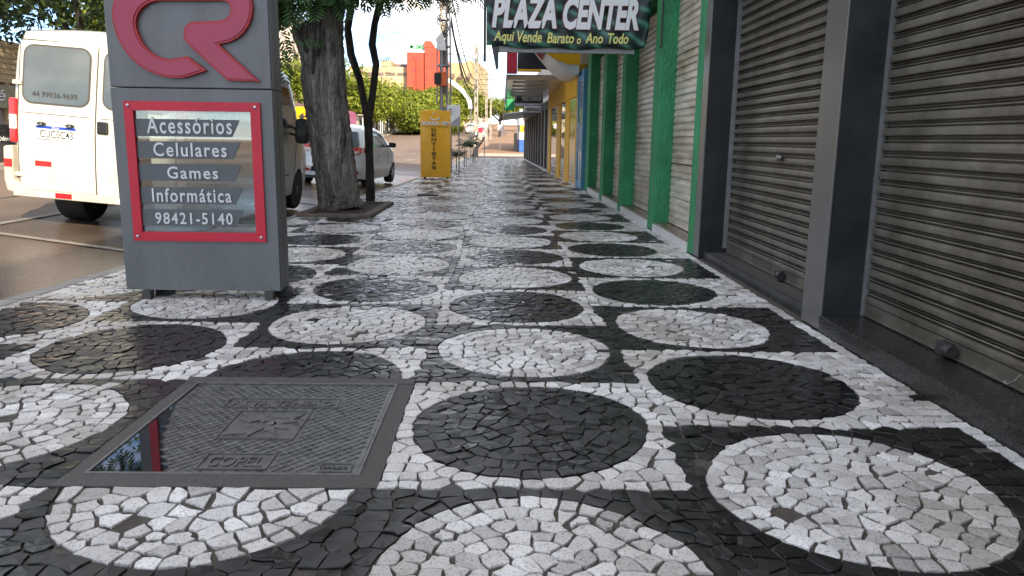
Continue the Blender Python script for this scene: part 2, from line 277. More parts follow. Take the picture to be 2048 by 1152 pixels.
# ------------------------------------------------------------------ builders
WL = {}                                   # world base of every unrotated parent
def tag(o, label=None, cat=None, group=None, kind=None):
    for k, v in (('label', label), ('category', cat), ('group', group), ('kind', kind)):
        if v: o[k] = v
    return o
def thing(name, loc, label, cat, group=None, rot=None):
    o = bpy.data.objects.new(name, None); col.objects.link(o); o.location = loc; o.empty_display_size = .2
    if rot is not None: o.rotation_euler = rot
    WL[o.name] = Vector(loc) if rot is None else None
    return tag(o, label, cat, group)
class B:
    def __init__(s): s.v = []; s.f = []; s.mi = []; s.cm = 0; s.t = []
    def add(s, vs, fs):
        k = len(s.v); s.v += [tuple(p) for p in vs]; s.f += [tuple(i+k for i in f) for f in fs]; s.mi += [s.cm]*len(fs); return s
    def box(s, x0, y0, z0, x1, y1, z1):
        return s.add([(x0, y0, z0), (x1, y0, z0), (x1, y1, z0), (x0, y1, z0), (x0, y0, z1), (x1, y0, z1), (x1, y1, z1), (x0, y1, z1)],
                     [(3, 2, 1, 0), (4, 5, 6, 7), (0, 1, 5, 4), (1, 2, 6, 5), (2, 3, 7, 6), (3, 0, 4, 7)])
    def prism(s, poly, axis, a, b):
        """poly in the plane across `axis`: x -> (y,z), y -> (x,z), z -> (x,y)"""
        def P3(p, t): return (t, p[0], p[1]) if axis == 'x' else (p[0], t, p[1]) if axis == 'y' else (p[0], p[1], t)
        n = len(poly); vs = [P3(p, a) for p in poly] + [P3(p, b) for p in poly]
        fs = [tuple(range(n-1, -1, -1)), tuple(range(n, 2*n))] + [(i, (i+1) % n, n+(i+1) % n, n+i) for i in range(n)]
        return s.add(vs, fs)
    def tube(s, pts, rad, n=8, cap=True):
        pts = [Vector(p) for p in pts]; rad = rad if isinstance(rad, (list, tuple)) else [rad]*len(pts)
        vs = []; ref = Vector((0, 0, 1))
        d0 = (pts[1]-pts[0]).normalized()
        if abs(d0.z) > .9: ref = Vector((1, 0, 0))
        a = d0.cross(ref).normalized()
        for i, p in enumerate(pts):
            d = (pts[min(i+1, len(pts)-1)]-pts[max(i-1, 0)]).normalized()
            a = (a - d*a.dot(d)).normalized(); b_ = d.cross(a)
            for k in range(n):
                t = 2*math.pi*k/n; vs.append(p + (a*math.cos(t)+b_*math.sin(t))*rad[i])
        fs = [(i*n+k, i*n+(k+1) % n, (i+1)*n+(k+1) % n, (i+1)*n+k) for i in range(len(pts)-1) for k in range(n)]
        if cap: fs += [tuple(range(n-1, -1, -1)), tuple((len(pts)-1)*n+k for k in range(n))]
        return s.add(vs, fs)
    def lathe(s, prof, c, axis='x', n=24):
        """prof: list of (along, radius)"""
        vs = []
        for al, r in prof:
            for k in range(n):
                t = 2*math.pi*k/n; q = (al, r*math.cos(t), r*math.sin(t))
                q = q if axis == 'x' else (q[1], q[0], q[2]) if axis == 'y' else (q[1], q[2], q[0])
                vs.append((c[0]+q[0], c[1]+q[1], c[2]+q[2]))
        m = len(prof); fs = [(i*n+k, i*n+(k+1) % n, (i+1)*n+(k+1) % n, (i+1)*n+k) for i in range(m-1) for k in range(n)]
        fs += [tuple(range(n)), tuple((m-1)*n+k for k in range(n))]
        return s.add(vs, fs)
    def make(s, name, m, parent=None, local=False, smooth=False, bevel=0., seg=2, tint=None):
        me = bpy.data.meshes.new(name); vs = s.v
        if parent is not None and not local and WL.get(parent.name):
            o0 = WL[parent.name]; vs = [(p[0]-o0.x, p[1]-o0.y, p[2]-o0.z) for p in vs]
        me.from_pydata(vs, [], s.f)
        for mm in (m if isinstance(m, (list, tuple)) else [m]): me.materials.append(M[mm])
        if any(s.mi): me.polygons.foreach_set('material_index', s.mi)
        if smooth: me.polygons.foreach_set('use_smooth', [True]*len(me.polygons))
        if tint is not None:
            a = me.attributes.new('tint', 'FLOAT', 'FACE'); a.data.foreach_set('value', tint)
        if len(s.f) < 60000:
            bm = bmesh.new(); bm.from_mesh(me); bmesh.ops.recalc_face_normals(bm, faces=bm.faces[:]); bm.to_mesh(me); bm.free()
        me.update()
        o = bpy.data.objects.new(name, me); col.objects.link(o)
        if parent is not None:
            o.parent = parent
            if parent.name in WL: WL[o.name] = WL[parent.name]
        if bevel:
            bv = o.modifiers.new('bevel', 'BEVEL'); bv.width = bevel; bv.segments = seg; bv.limit_method = 'ANGLE'; bv.angle_limit = R(35)
        if smooth:
            # keep hard creases between flat faces
            bm = bmesh.new(); bm.from_mesh(me)
            for e in bm.edges:
                if len(e.link_faces) == 2 and e.calc_face_angle(0) > R(38): e.smooth = False
            bm.to_mesh(me); bm.free()
        return o
def box(name, m, parent, x0, y0, z0, x1, y1, z1, bevel=0., local=False):
    return B().box(min(x0, x1), min(y0, y1), min(z0, z1), max(x0, x1), max(y0, y1), max(z0, z1)).make(name, m, parent, local, bevel=bevel)
def struct(o, name=None): o['kind'] = 'structure'; return o
_txt = {}
def text_geo(s, off=0., shear=0., ext=1., space=1.):
    key = (s, off, shear, ext, space)
    if key not in _txt:
        c = bpy.data.curves.new('t', 'FONT'); c.body = s; c.size = 1; c.offset = off; c.shear = shear; c.extrude = .5; c.space_character = space
        c.resolution_u = 3
        o = bpy.data.objects.new('t', c); col.objects.link(o)
        dg = bpy.context.evaluated_depsgraph_get(); dg.update()
        me = bpy.data.meshes.new_from_object(o.evaluated_get(dg))
        vs = [tuple(v.co) for v in me.vertices]; fs = [tuple(p.vertices) for p in me.polygons]
        bpy.data.objects.remove(o); bpy.data.curves.remove(c); bpy.data.meshes.remove(me)
        _txt[key] = (vs, fs)
    return _txt[key]
def text(name, s, m, parent, origin, wdt, hgt, xd=(1, 0, 0), up=(0, 0, 1), depth=.004, off=.0, shear=0., space=1., local=False, warp=None):
    """lettering that fills a width x height rectangle whose lower left corner is origin"""
    vs, fs = text_geo(s, off, shear, 1., space)
    xs = [v[0] for v in vs]; ys = [v[1] for v in vs]; zs = [v[2] for v in vs]
    X = Vector(xd).normalized(); U = Vector(up).normalized(); Nn = X.cross(U)
    kx = wdt/(max(xs)-min(xs)); ky = hgt/(max(ys)-min(ys)); o = Vector(origin); zr = max(zs)-min(zs) or 1
    pts = [o + X*((v[0]-min(xs))*kx) + U*((v[1]-min(ys))*ky) + Nn*((v[2]-min(zs))/zr*depth) for v in vs]
    if warp: pts = [warp(p) for p in pts]
    bb = B(); bb.add(pts, fs)
    return bb.make(name, m, parent, local)
# ------------------------------------------------------------------ ground, roads
def prof(y):                                  # the street climbs beyond the crossing
    return 0. if y < 57 else (y-57)*.033 if y < 230 else 173*.033
KP = [(-40, -3.9), (0, -3.68), (5.1, -3.34), (18.2, -2.5), (24, -2.34), (35, -2.26), (46.5, -2.22), (400, -2.2)]
def kerb_x(y):
    for (a, xa), (b, xb) in zip(KP, KP[1:]):
        if a <= y <= b: return xa + (xb-xa)*(y-a)/(b-a)
    return KP[-1][1]
OPP = -14.2
def road_z(u): return -.2 + .085*u if u < 2.9 else .0465 + .010*(u-2.9) if u < 7 else .0875 - .012*(u-7)
def sheet(name, m, rows, kind='structure'):
    """rows: list of rows of points"""
    bb = B(); n = len(rows[0]); vs = [p for r in rows for p in r]
    bb.add(vs, [(i*n+k, i*n+k+1, (i+1)*n+k+1, (i+1)*n+k) for i in range(len(rows)-1) for k in range(n-1)])
    o = bb.make(name, m, smooth=True); o['kind'] = kind; return o
ys = [-40, -20, -8, -2, 2, 4, 6, 8, 10, 12, 14, 16, 18.2, 20, 24, 28, 32, 36, 40, 46, 50, 57, 62, 70, 85, 100, 130, 160, 200, 230, 280, 340]
gys = [-300, -100] + ys + [500, 900]
sheet('ground', 'earth', [[(x, y, prof(y)-.42 - (.6 if -16 < x < 3 and y > 57 else 0)) for x in (-900, -300, -60, -16, -14, 2.5, 6, 60, 300, 900)] for y in gys])
us = [0, .4, .9, 1.5, 2.2, 2.9, 3.6, 4.6, 6, 7.5, 9]
rows = []
for y in ys:
    k = kerb_x(y); k2 = k - .02
    rows.append([(k2 - u*(k2-OPP)/9.0*(1 if u > 2.9 else 1.0)*1.0 if False else k2-u*((k2-OPP)/9.0 if u > 3 else 1.0), y, prof(y)+road_z(u)) for u in us])
sheet('road', 'asphalt', rows)
sheet('cross_street', 'asphalt', [[(x, y, z) for x in (-2.0, 0, 4, 12, 60, 160)] for y, z in ((46.3, -.10), (48, -.08), (52, -.02), (56, -.08), (57.2, -.1))])
# opposite pavement and its kerb
sheet('opposite_pavement', 'opp_pave', [[(OPP-.02, y, prof(y)+.17), (OPP-3, y, prof(y)+.2), (OPP-7, y, prof(y)+.22)] for y in ys])
sheet('far_pavement', 'earth', [[(-1.9, y, prof(y)+.04), (0, y, prof(y)+.06), (2.2, y, prof(y)+.08), (14, y, prof(y)+.08)] for y in (57.3, 62, 70, 85, 100, 130, 170, 230)])
sheet('verge', 'grass', [[(-14.1, y, prof(y)+.25), (-10, y, prof(y)+.4), (-7.6, y, prof(y)+.3)] for y in (102, 108, 116, 125, 150, 190, 230)])
bb = B()
for i in range(40):
    y = -10 + i*4.0
    bb.box(OPP-.02, y, prof(y)-.1, OPP+.14, y+3.98, prof(y+2)+.16)
struct(bb.make('opposite_kerb', 'kerb'))
struct(B().box(-1.9, 57.22, -.2, 14, 57.42, .09).make('far_kerb', 'kerb'))
# painted lines on the road (sheets 4 mm above it)
def road_point(x, y, dz=.005): return (x, y, prof(y) + road_zx(x, y) + dz)
def road_zx(x, y):
    k = kerb_x(y)-.02; u = k-x
    if u > 3: u = 3 + (u-3) if False else u/((k-OPP)/9.0) if u > 3.6*((k-OPP)/9.0) else u
    return road_z(u)
def strip(name, m, pts, wd, n=10):
    rows = []
    for (xa, ya), (xb, yb) in zip(pts, pts[1:]):
        d = Vector((xb-xa, yb-ya)).normalized(); s = Vector((d.y, -d.x))*wd/2
        for i in range(n+1):
            t = i/n; x = xa+(xb-xa)*t; y = ya+(yb-ya)*t
            rows.append([road_point(x-s.x, y-s.y, .012), road_point(x, y, .012), road_point(x+s.x, y+s.y, .012)])
    return sheet(name, m, rows)
strip('lane_marking', 'line_paint', [(-5.9, -4), (-5.9, 60)], .11, 40)
strip('parking_line', 'line_paint', [(-5.9, 8.6), (-3.45, 8.1)], .11, 14)
strip('parking_line', 'line_paint', [(-5.9, 14.9), (-3.1, 14.4)], .11, 14)
strip('centre_marking', 'line_paint', [(-8.1, 8), (-8.1, 46)], .11, 40)
for a in range(7):
    strip('crossing_stripe', 'line_paint', [(-3.4-a*1.25, 38.6), (-3.4-a*1.25, 41.4)], .45, 4)
strip('stop_line', 'line_paint', [(-2.6, 36.6), (-8, 36.6)], .4, 6)
strip('parking_symbol', 'blue_road_paint', [(-13.8, 17.6), (-12.6, 17.6)], 2.2, 3)
# ------------------------------------------------------------------ kerb
kerb_o = B().box(-3.9, -41, -.45, -3.85, -40.9, -.40).make('kerb', 'kerb'); struct(kerb_o); WL[kerb_o.name] = Vector((0, 0, 0))
y = 1.2; kr = random.Random(3)
while y < 46.2:
    ln = .98; x0, x1 = kerb_x(y), kerb_x(y+ln); h = kr.uniform(-.006, .006); g = .008
    bb = B(); p = [(x0, y+g), (x0+.145, y+g), (x1+.145, y+ln-g), (x1, y+ln-g)]
    bb.prism(p, 'z', -.3, .0+h); bb.make('kerb_stone', 'kerb', kerb_o, bevel=.014); y += ln
# ------------------------------------------------------------------ pavement of black and white stones
def wall_x(y): return 1.9 if y < 17.7 else 1.85 - (y-17.7)*.0198
yl = [-40, -10, 0, 2, 5.1, 10, 14, 17.6, 17.8, 24, 35, 46.4]
side = sheet('sidewalk', 'sand', [[(kerb_x(y)+.10, y, -.008), (-1, y, -.008), (wall_x(y)+.35, y, -.008)] for y in yl])
WL[side.name] = Vector((0, 0, 0))
CW, CL = 1.035, 1.11
MH = (-1.42, 2.30, -.385, 3.445)                     # cement round the service cover
PL = (-2.84, 10.75, -1.80, 13.1)                     # tree pit
rg = random.Random(5)
def cell_of(x, y):
    c = math.floor((x+.39)/CW); c = min(c, 1)
    oy = 2.30 if c % 2 == 0 else 2.88
    r = math.floor((y-oy)/CL)
    ph = {0: 0, 1: 0, -1: 0, -2: 1, -3: 1, -4: 0}[max(c, -4)]
    white_bg = (r + ph) % 2 == 0
    return c, r, -.39+c*CW, oy+r*CL, white_bg
RA, RB = .457, .485
def wob(c, r, a): return 1 + .014*math.sin(2*a+c*1.7+r*2.3) + .010*math.sin(3*a+c*3.1-r*1.1) + .006*math.sin(7*a+r)
def is_white(x, y):
    c, r, x0, y0, wb = cell_of(x, y)
    if x > 1.815: return True
    if x < kerb_x(y)+.23: return True
    dx_, dy_ = (x-x0-CW/2)/RA, (y-y0-CL/2)/RB
    ins = math.hypot(dx_, dy_) < wob(c, r, math.atan2(dy_, dx_))
    return wb != ins
seeds = []; grid = {}
GS = .1
def ok(x, y, d):
    gx, gy = int(math.floor(x/GS)), int(math.floor(y/GS)); k = int(d/GS)+1
    for i in range(gx-k, gx+k+1):
        for j in range(gy-k, gy+k+1):
            for q in grid.get((i, j), ()):
                if (seeds[q][0]-x)**2 + (seeds[q][1]-y)**2 < d*d: return False
    return True
def put(x, y, d):
    if x > wall_x(y)-.03 or x < kerb_x(y)+.16: return
    for (a, b_, c_, e) in (MH, PL):
        if a-.025 < x < c_+.025 and b_-.025 < y < e+.025: return
    if ok(x, y, d):
        grid.setdefault((int(math.floor(x/GS)), int(math.floor(y/GS))), []).append(len(seeds)); seeds.append((x, y))
YMAX = 46.2
for c in range(-4, 2):
    oy = 2.30 if c % 2 == 0 else 2.88
    for r in range(-2, 41):
        x0, y0 = -.39+c*CW, oy+r*CL; cx, cy = x0+CW/2, y0+CL/2
        if y0 > YMAX or y0 < -.4: continue
        s = .067 if y0 < 9.5 else .09 if y0 < 18 else .13
        jit = .30 if y0 < 20 else .15
        rm = (RA+RB)/2
        nring = max(8, round(2*math.pi*rm/(s*1.08))); ph = rg.random()*6.3
        angs = [ph + 2*math.pi*(k+rg.uniform(-.2, .2))/nring for k in range(nring)]
        for sg in (-.42, .42):
            for a in angs:
                q = wob(c, r, a) + sg*s/rm; x = cx+math.cos(a)*RA*q; y = cy+math.sin(a)*RB*q
                x = min(max(x, x0+.03), x0+CW-.03); y = min(max(y, y0+.03), y0+CL-.03)
                put(x, y, .58*s)
        nx, ny = round(CW/s), round(CL/s); sx, sy = CW/nx, CL/ny
        for edge in (1, 0):
            for i in range(nx):
                for j in range(ny):
                    ed = i in (0, nx-1) or j in (0, ny-1)
                    if ed != bool(edge): continue
                    x = x0+(i+.5)*sx + (0 if i in (0, nx-1) else rg.uniform(-jit, jit)*sx)
                    y = y0+(j+.5)*sy + (0 if j in (0, ny-1) else rg.uniform(-jit, jit)*sy)
                    rho = math.hypot((x-cx)/RA, (y-cy)/RB); d = (rho-wob(c, r, math.atan2((y-cy)/RB, (x-cx)/RA)))*rm
                    if d < .62*s: continue
                    put(x, y, .66*s)
        k = 1; rr = rm-1.42*s
        while rr > .3*s:
            nn = max(3, round(2*math.pi*rr/s)); ph = rg.random()*6.3
            for q in range(nn):
                a = ph+2*math.pi*(q+rg.uniform(-.28, .28))/nn; r_ = (rr+rg.uniform(-jit, jit)*s)/rm
                put(cx+math.cos(a)*RA*r_, cy+math.sin(a)*RB*r_, .62*s)
            rr -= s*.97
        for _ in range(int(270*(.067/s)**2)): put(x0+rg.random()*CW, y0+rg.random()*CL, .8*s)
        if c == 1:
            for j in range(ny):
                y = y0+(j+.5)*sy
                put(1.72, y+rg.uniform(-.01, .01), .6*s); put(1.795, y+rg.uniform(-.01, .01), .6*s); put(1.868, y+rg.uniform(-.015, .015), .55*s)
def clip(poly, nx, ny, d):
    out = []; n = len(poly)
    for i in range(n):
        a = poly[i]; b_ = poly[(i+1) % n]; da = a[0]*nx+a[1]*ny-d; db = b_[0]*nx+b_[1]*ny-d
        if da <= 0: out.append(a)
        if (da < 0 < db) or (db < 0 < da):
            t = da/(da-db); out.append((a[0]+(b_[0]-a[0])*t, a[1]+(b_[1]-a[1])*t))
    return out
def warp_w(x, y):
    k = min(1, max(0, (wall_x(y)-x-.08)/.4), max(0, (x-kerb_x(y)-.25)/.4))
    for (a, b_, c_, e) in (MH, PL):
        d = math.hypot(max(a-x, 0, x-c_), max(b_-y, 0, y-e)); k = min(k, max(0, (d-.06)/.4))
    return k
stones = []
for (x, y) in seeds:
    s = .067 if y < 9.5 else .09 if y < 18 else .13
    q = 1.5*s; poly = [(x-q, y-q), (x+q, y-q), (x+q, y+q), (x-q, y+q)]
    k = int(3*s/GS)+1; gx, gy = int(math.floor(x/GS)), int(math.floor(y/GS)); nb = []
    for i in range(gx-k, gx+k+1):
        for j in range(gy-k, gy+k+1):
            for p in grid.get((i, j), ()):
                ax, ay = seeds[p]; dd = (ax-x)**2+(ay-y)**2
                if 1e-12 < dd < (3*s)**2: nb.append((dd, ax, ay))
    nb.sort()
    for dd, ax, ay in nb:
        mr2 = max((p[0]-x)**2+(p[1]-y)**2 for p in poly)
        if dd > 4*mr2: break
        nx, ny = ax-x, ay-y
        poly = clip(poly, nx, ny, nx*(ax+x)/2+ny*(ay+y)/2)
        if len(poly) < 3: break
    for (a, b_, c_, e) in (MH, PL):
        if a-.3 < x < c_+.3 and b_-.3 < y < e+.3:
            cand = max((x-c_, (-1, 0, -c_)), (a-x, (1, 0, a)), (y-e, (0, -1, -e)), (b_-y, (0, 1, b_)))
            poly = clip(poly, *cand[1])
    poly = clip(poly, 1, 0, wall_x(y)); poly = clip(poly, -1, 0, -(kerb_x(y)+.15))
    if len(poly) < 3: continue
    # short edges vanish: most setts are four- or five-sided
    tol = .3*s; ch = True
    while ch and len(poly) > 4:
        ch = False
        ls = [(math.hypot(poly[i][0]-poly[(i+1) % len(poly)][0], poly[i][1]-poly[(i+1) % len(poly)][1]), i) for i in range(len(poly))]
        l_, i = min(ls)
        if l_ < tol:
            j = (i+1) % len(poly); m_ = ((poly[i][0]+poly[j][0])/2, (poly[i][1]+poly[j][1])/2)
            poly[i] = m_; poly.pop(j); ch = True
    ar = abs(sum(poly[i][0]*poly[(i+1) % len(poly)][1]-poly[(i+1) % len(poly)][0]*poly[i][1] for i in range(len(poly))))/2
    if ar < .0007: continue
    wt = is_white(x, y)
    if rg.random() < .006: continue                     # a sett is missing and the bedding shows
    cx = sum(p[0] for p in poly)/len(poly); cy = sum(p[1] for p in poly)/len(poly)
    g = (.0030 if wt else .0016)*(1+max(0, y-6)*.03)
    rin = math.sqrt(ar/3.14); f = 1-g/rin
    if y < 9:
        f *= rg.uniform(.925, 1.0) if wt else rg.uniform(.965, 1.0)
        q_ = []
        for i in range(len(poly)):
            a_, b_ = poly[i], poly[(i+1) % len(poly)]; q_.append(a_)
            if math.hypot(a_[0]-b_[0], a_[1]-b_[1]) >.034: q_.append(((a_[0]+b_[0])/2+rg.uniform(-.004, .004), (a_[1]+b_[1])/2+rg.uniform(-.004, .004)))
        poly = q_
    if rg.random() < .03: f *= .8
    jv = .005 if wt else .0032
    poly = [(cx+(p[0]-cx)*f+rg.uniform(-jv, jv), cy+(p[1]-cy)*f+rg.uniform(-jv, jv)) for p in poly]
    if rg.random() < (.004 if y > 6 else .0008): wt = not wt
    k_ = warp_w(x, y)
    if k_ > 0: poly = [(px+k_*(.014*math.sin(py*1.9+.7)+.006*math.sin(py*4.3+px*2)), py+k_*(.014*math.sin(px*2.6+1.2)+.006*math.sin(px*5.1+py))) for px, py in poly]; cx = sum(p[0] for p in poly)/len(poly); cy = sum(p[1] for p in poly)/len(poly)
    stones.append((x, y, ar, wt, poly, cx, cy))
def stone_geo(st, ox=0., oy=0.):
    x, y, ar, wt, poly, cx, cy = st; n = len(poly)
    tx, ty = rg.gauss(0, .020 if wt else .022), rg.gauss(0, .020 if wt else .024); h = rg.gauss(0, .0016)
    if rg.random() < .03: h -= .004
    dome = rg.uniform(-.001, .002)
    def Z(px, py, d): return h + (px-cx)*tx + (py-cy)*ty + d
    if y < 11:
        i1 = .965; vs = [(px-ox, py-oy, -.03) for px, py in poly]
        vs += [(px-ox, py-oy, Z(px, py, -.0028+rg.uniform(-.001, .001))) for px, py in poly]
        tp = [(cx+(px-cx)*i1, cy+(py-cy)*i1) for px, py in poly]
        vs += [(px-ox, py-oy, Z(px, py, rg.uniform(-.0012, .0012))) for px, py in tp]
        vs.append((cx-ox+rg.uniform(-.01, .01), cy-oy+rg.uniform(-.01, .01), Z(cx, cy, dome)))
        fs = []
        for k in range(n):
            j = (k+1) % n
            fs += [(k, j, n+j, n+k), (n+k, n+j, 2*n+j, 2*n+k), (2*n+k, 2*n+j, 3*n)]
    elif y < 24:
        vs = [(px-ox, py-oy, -.02) for px, py in poly]
        vs += [(cx+(px-cx)*.95-ox, cy+(py-cy)*.95-oy, Z(px, py, 0)) for px, py in poly]
        fs = [tuple(range(n, 2*n))] + [(k, (k+1) % n, n+(k+1) % n, n+k) for k in range(n)]
    else:
        vs = [(px-ox, py-oy, Z(px, py, 0)) for px, py in poly]; fs = [tuple(range(n))]
    # consistent orientation
    a2 = sum(poly[i][0]*poly[(i+1) % n][1]-poly[(i+1) % n][0]*poly[i][1] for i in range(n))
    if a2 < 0: fs = [f[::-1] for f in fs]
    return vs, fs
def in_view(st):
    v = Vector((st[5], st[6], -CAM_H)); k = v.dot(fv)
    if k < .3: return False
    px = 1024+1540*v.dot(r2)/k; py = 576-1540*v.dot(u2)/k
    return -30 < px < 2078 and py < 1175
vis = [s for s in stones if in_view(s)]
def shown(s): v = Vector((s[5], s[6], -CAM_H)); k = v.dot(fv); return s[2]/k**3
vis.sort(key=shown, reverse=True); single = set(id(s) for s in vis[:300])
big = B(); tints = []
for st in stones:
    tn = min(1, max(0, rg.gauss(.6, .25)))
    if id(st) in single:
        vs, fs = stone_geo(st, st[5], st[6]); me = bpy.data.meshes.new('paving_stone'); me.from_pydata(vs, [], fs)
        me.materials.append(M['stone_white' if st[3] else 'stone_black'])
        a = me.attributes.new('tint', 'FLOAT', 'FACE'); a.data.foreach_set('value', [tn]*len(fs))
        o = bpy.data.objects.new('paving_stone', me); col.objects.link(o); o.parent = side; o.location = (st[5], st[6], 0)
    else:
        vs, fs = stone_geo(st); big.cm = 0 if st[3] else 1; big.add(vs, fs); tints += [tn]*len(fs)
o = big.make('paving_stones', ['stone_white', 'stone_black'], side, tint=tints); o['kind'] = 'stuff'
print('stones', len(stones), 'faces', len(big.f))
# ------------------------------------------------------------------ service cover in the pavement
t = thing('service_cover', (-.9, 2.88, 0), 'square black iron utility cover with raised lettering, set in cement in the pavement', 'manhole cover')
x0, y0, x1, y1 = MH; lx0, ly0, lx1, ly1 = -1.352, 2.408, -.468, 3.352
bb = B(); rr_ = random.Random(2)
for (a, b_, c_, d_) in ((x0, y0, x1, ly0-.012), (x0, ly1+.012, x1, y1), (x0, ly0-.012, lx0-.012, ly1+.012), (lx1+.012, ly0-.012, x1, ly1+.012)):
    bb.box(a, b_, -.05, c_, d_, .001+rr_.uniform(-.001, .001))
bb.make('cement_surround', 'cement', t)
bb = B()
for (a, b_, c_, d_) in ((lx0-.012, ly0-.012, lx1+.012, ly0), (lx0-.012, ly1, lx1+.012, ly1+.012), (lx0-.012, ly0, lx0, ly1), (lx1, ly0, lx1+.012, ly1)):
    bb.box(a, b_, -.04, c_, d_, .004)
bb.make('rim', 'iron', t, bevel=.002)
lid = box('lid', 'iron', t, lx0+.004, ly0+.004, -.04, lx1-.004, ly1-.004, -.004)
panels = [(-1.135, 3.055, -.675, 3.155), (-1.045, 2.715, -.765, 3.005), (-1.015, 2.445, -.785, 2.568), (-.60, 2.43, -.50, 2.49)]
bb = B(); ix0, iy0, ix1, iy1 = lx0+.02, ly0+.02, lx1-.02, ly1-.02; sp = .031
def ridge(bb, a, b_):
    d = Vector((b_[0]-a[0], b_[1]-a[1])).normalized(); s_ = Vector((-d.y, d.x))*.0028
    z0, z1 = -.005, -.0005
    bb.add([(a[0]+s_.x, a[1]+s_.y, z0), (a[0]-s_.x, a[1]-s_.y, z0), (b_[0]-s_.x, b_[1]-s_.y, z0), (b_[0]+s_.x, b_[1]+s_.y, z0), (a[0], a[1], z1), (b_[0], b_[1], z1)],
           [(1, 2, 5, 4), (3, 0, 4, 5), (0, 1, 4), (2, 3, 5)])
for sg in (1, -1):
    c0 = -3.
    while c0 < 3.:
        # y = sg*1.15*x + c within the lid
        k = sg*1.15; xs_ = sorted([ix0, ix1, (iy0-2.88-c0)/k - .91, (iy1-2.88-c0)/k - .91])
        a_, b2 = xs_[1], xs_[2]
        ym = k*((a_+b2)/2+.91)+c0+2.88
        if b2-a_ > .01 and iy0 < ym < iy1 and a_ >= ix0-1e-6 and b2 <= ix1+1e-6:
            n_ = max(1, int((b2-a_)/.012)); seg = None
            for q in range(n_+1):
                xx = a_+(b2-a_)*q/n_; yy = k*(xx+.91)+c0+2.88
                inside = any(p[0]-.012 < xx < p[2]+.012 and p[1]-.012 < yy < p[3]+.012 for p in panels)
                if not inside and seg is None: seg = (xx, yy)
                if (inside or q == n_) and seg is not None:
                    if abs(xx-seg[0]) > .004: ridge(bb, seg, (xx, yy))
                    seg = None
        c0 += sp*1.5
rdg = bb.make('tread_ridges', 'iron', lid); rdg['kind'] = 'stuff'
for (a, b_, c_, d_) in panels:
    bb = B(); e = .006
    for q in ((a-e, b_-e, c_+e, b_), (a-e, d_, c_+e, d_+e), (a-e, b_, a, d_), (c_, b_, c_+e, d_)): bb.box(q[0], q[1], -.005, q[2], q[3], .001)
    bb.make('panel_border', 'iron', lid)
text('lettering', 'ALTA TENSÃO', 'iron', lid, (-1.11, 3.07, -.005), .42, .07, up=(0, 1, 0), depth=.006, off=.01)
text('lettering', 'COPEL', 'iron', lid, (-.995, 2.465, -.005), .19, .082, up=(0, 1, 0), depth=.006, off=.012)
text('lettering', 'FUNDIÇÃO', 'iron', lid, (-.59, 2.445, -.005), .08, .03, up=(0, 1, 0), depth=.005)
# emblem: jagged bolts leaving a small centre ring
cx, cy = -.905, 2.86
def E(p): return [(cx+a*.125, cy+b_*.13) for a, b_ in p]
B().prism(E([(-1, -.9), (-.35, -.75), (-.25, -.95), (.05, -.35), (-.1, -.1), (-.25, -.3), (-.4, -.2), (-.95, -.5)]), 'z', -.005, .001).make('emblem', 'iron', lid)
B().prism(E([(-.95, .35), (-.5, .5), (-.65, .85), (-.1, .75), (.15, .25), (-.1, .05), (-.3, .3), (-.55, .1)]), 'z', -.005, .001).make('emblem', 'iron', lid)
B().prism(E([(.2, .3), (.55, .45), (1.0, .9), (.75, .35), (.95, .2), (.5, .05), (.85, -.45), (.35, -.3), (.55, -.85), (.1, -.5), (.25, -.05)]), 'z', -.005, .001).make('emblem', 'iron', lid)
bb = B(); bb.lathe([(-.004, .012), (.002, .02), (.002, .03), (-.004, .034)], (cx+.01, cy-.0, -.001), 'z', 18); bb.make('emblem_ring', 'iron', lid)
pd = [(lx0+.005, ly0+.004), (-1.10, ly0+.004), (-1.125, 2.43), (-1.11, 2.455), (-1.15, 2.48), (-1.145, 2.52), (-1.18, 2.535), (-1.175, 2.58), (-1.21, 2.60), (-1.205, 2.65), (-1.24, 2.67), (-1.235, 2.72), (-1.265, 2.745), (-1.26, 2.80), (-1.29, 2.83), (-1.285, 2.88), (-1.31, 2.92), (-1.325, 3.0), (lx0+.005, 3.08)]
B().add([(a, b_, .0008) for a, b_ in pd], [tuple(range(len(pd)))]).make('water_film', 'water', lid)
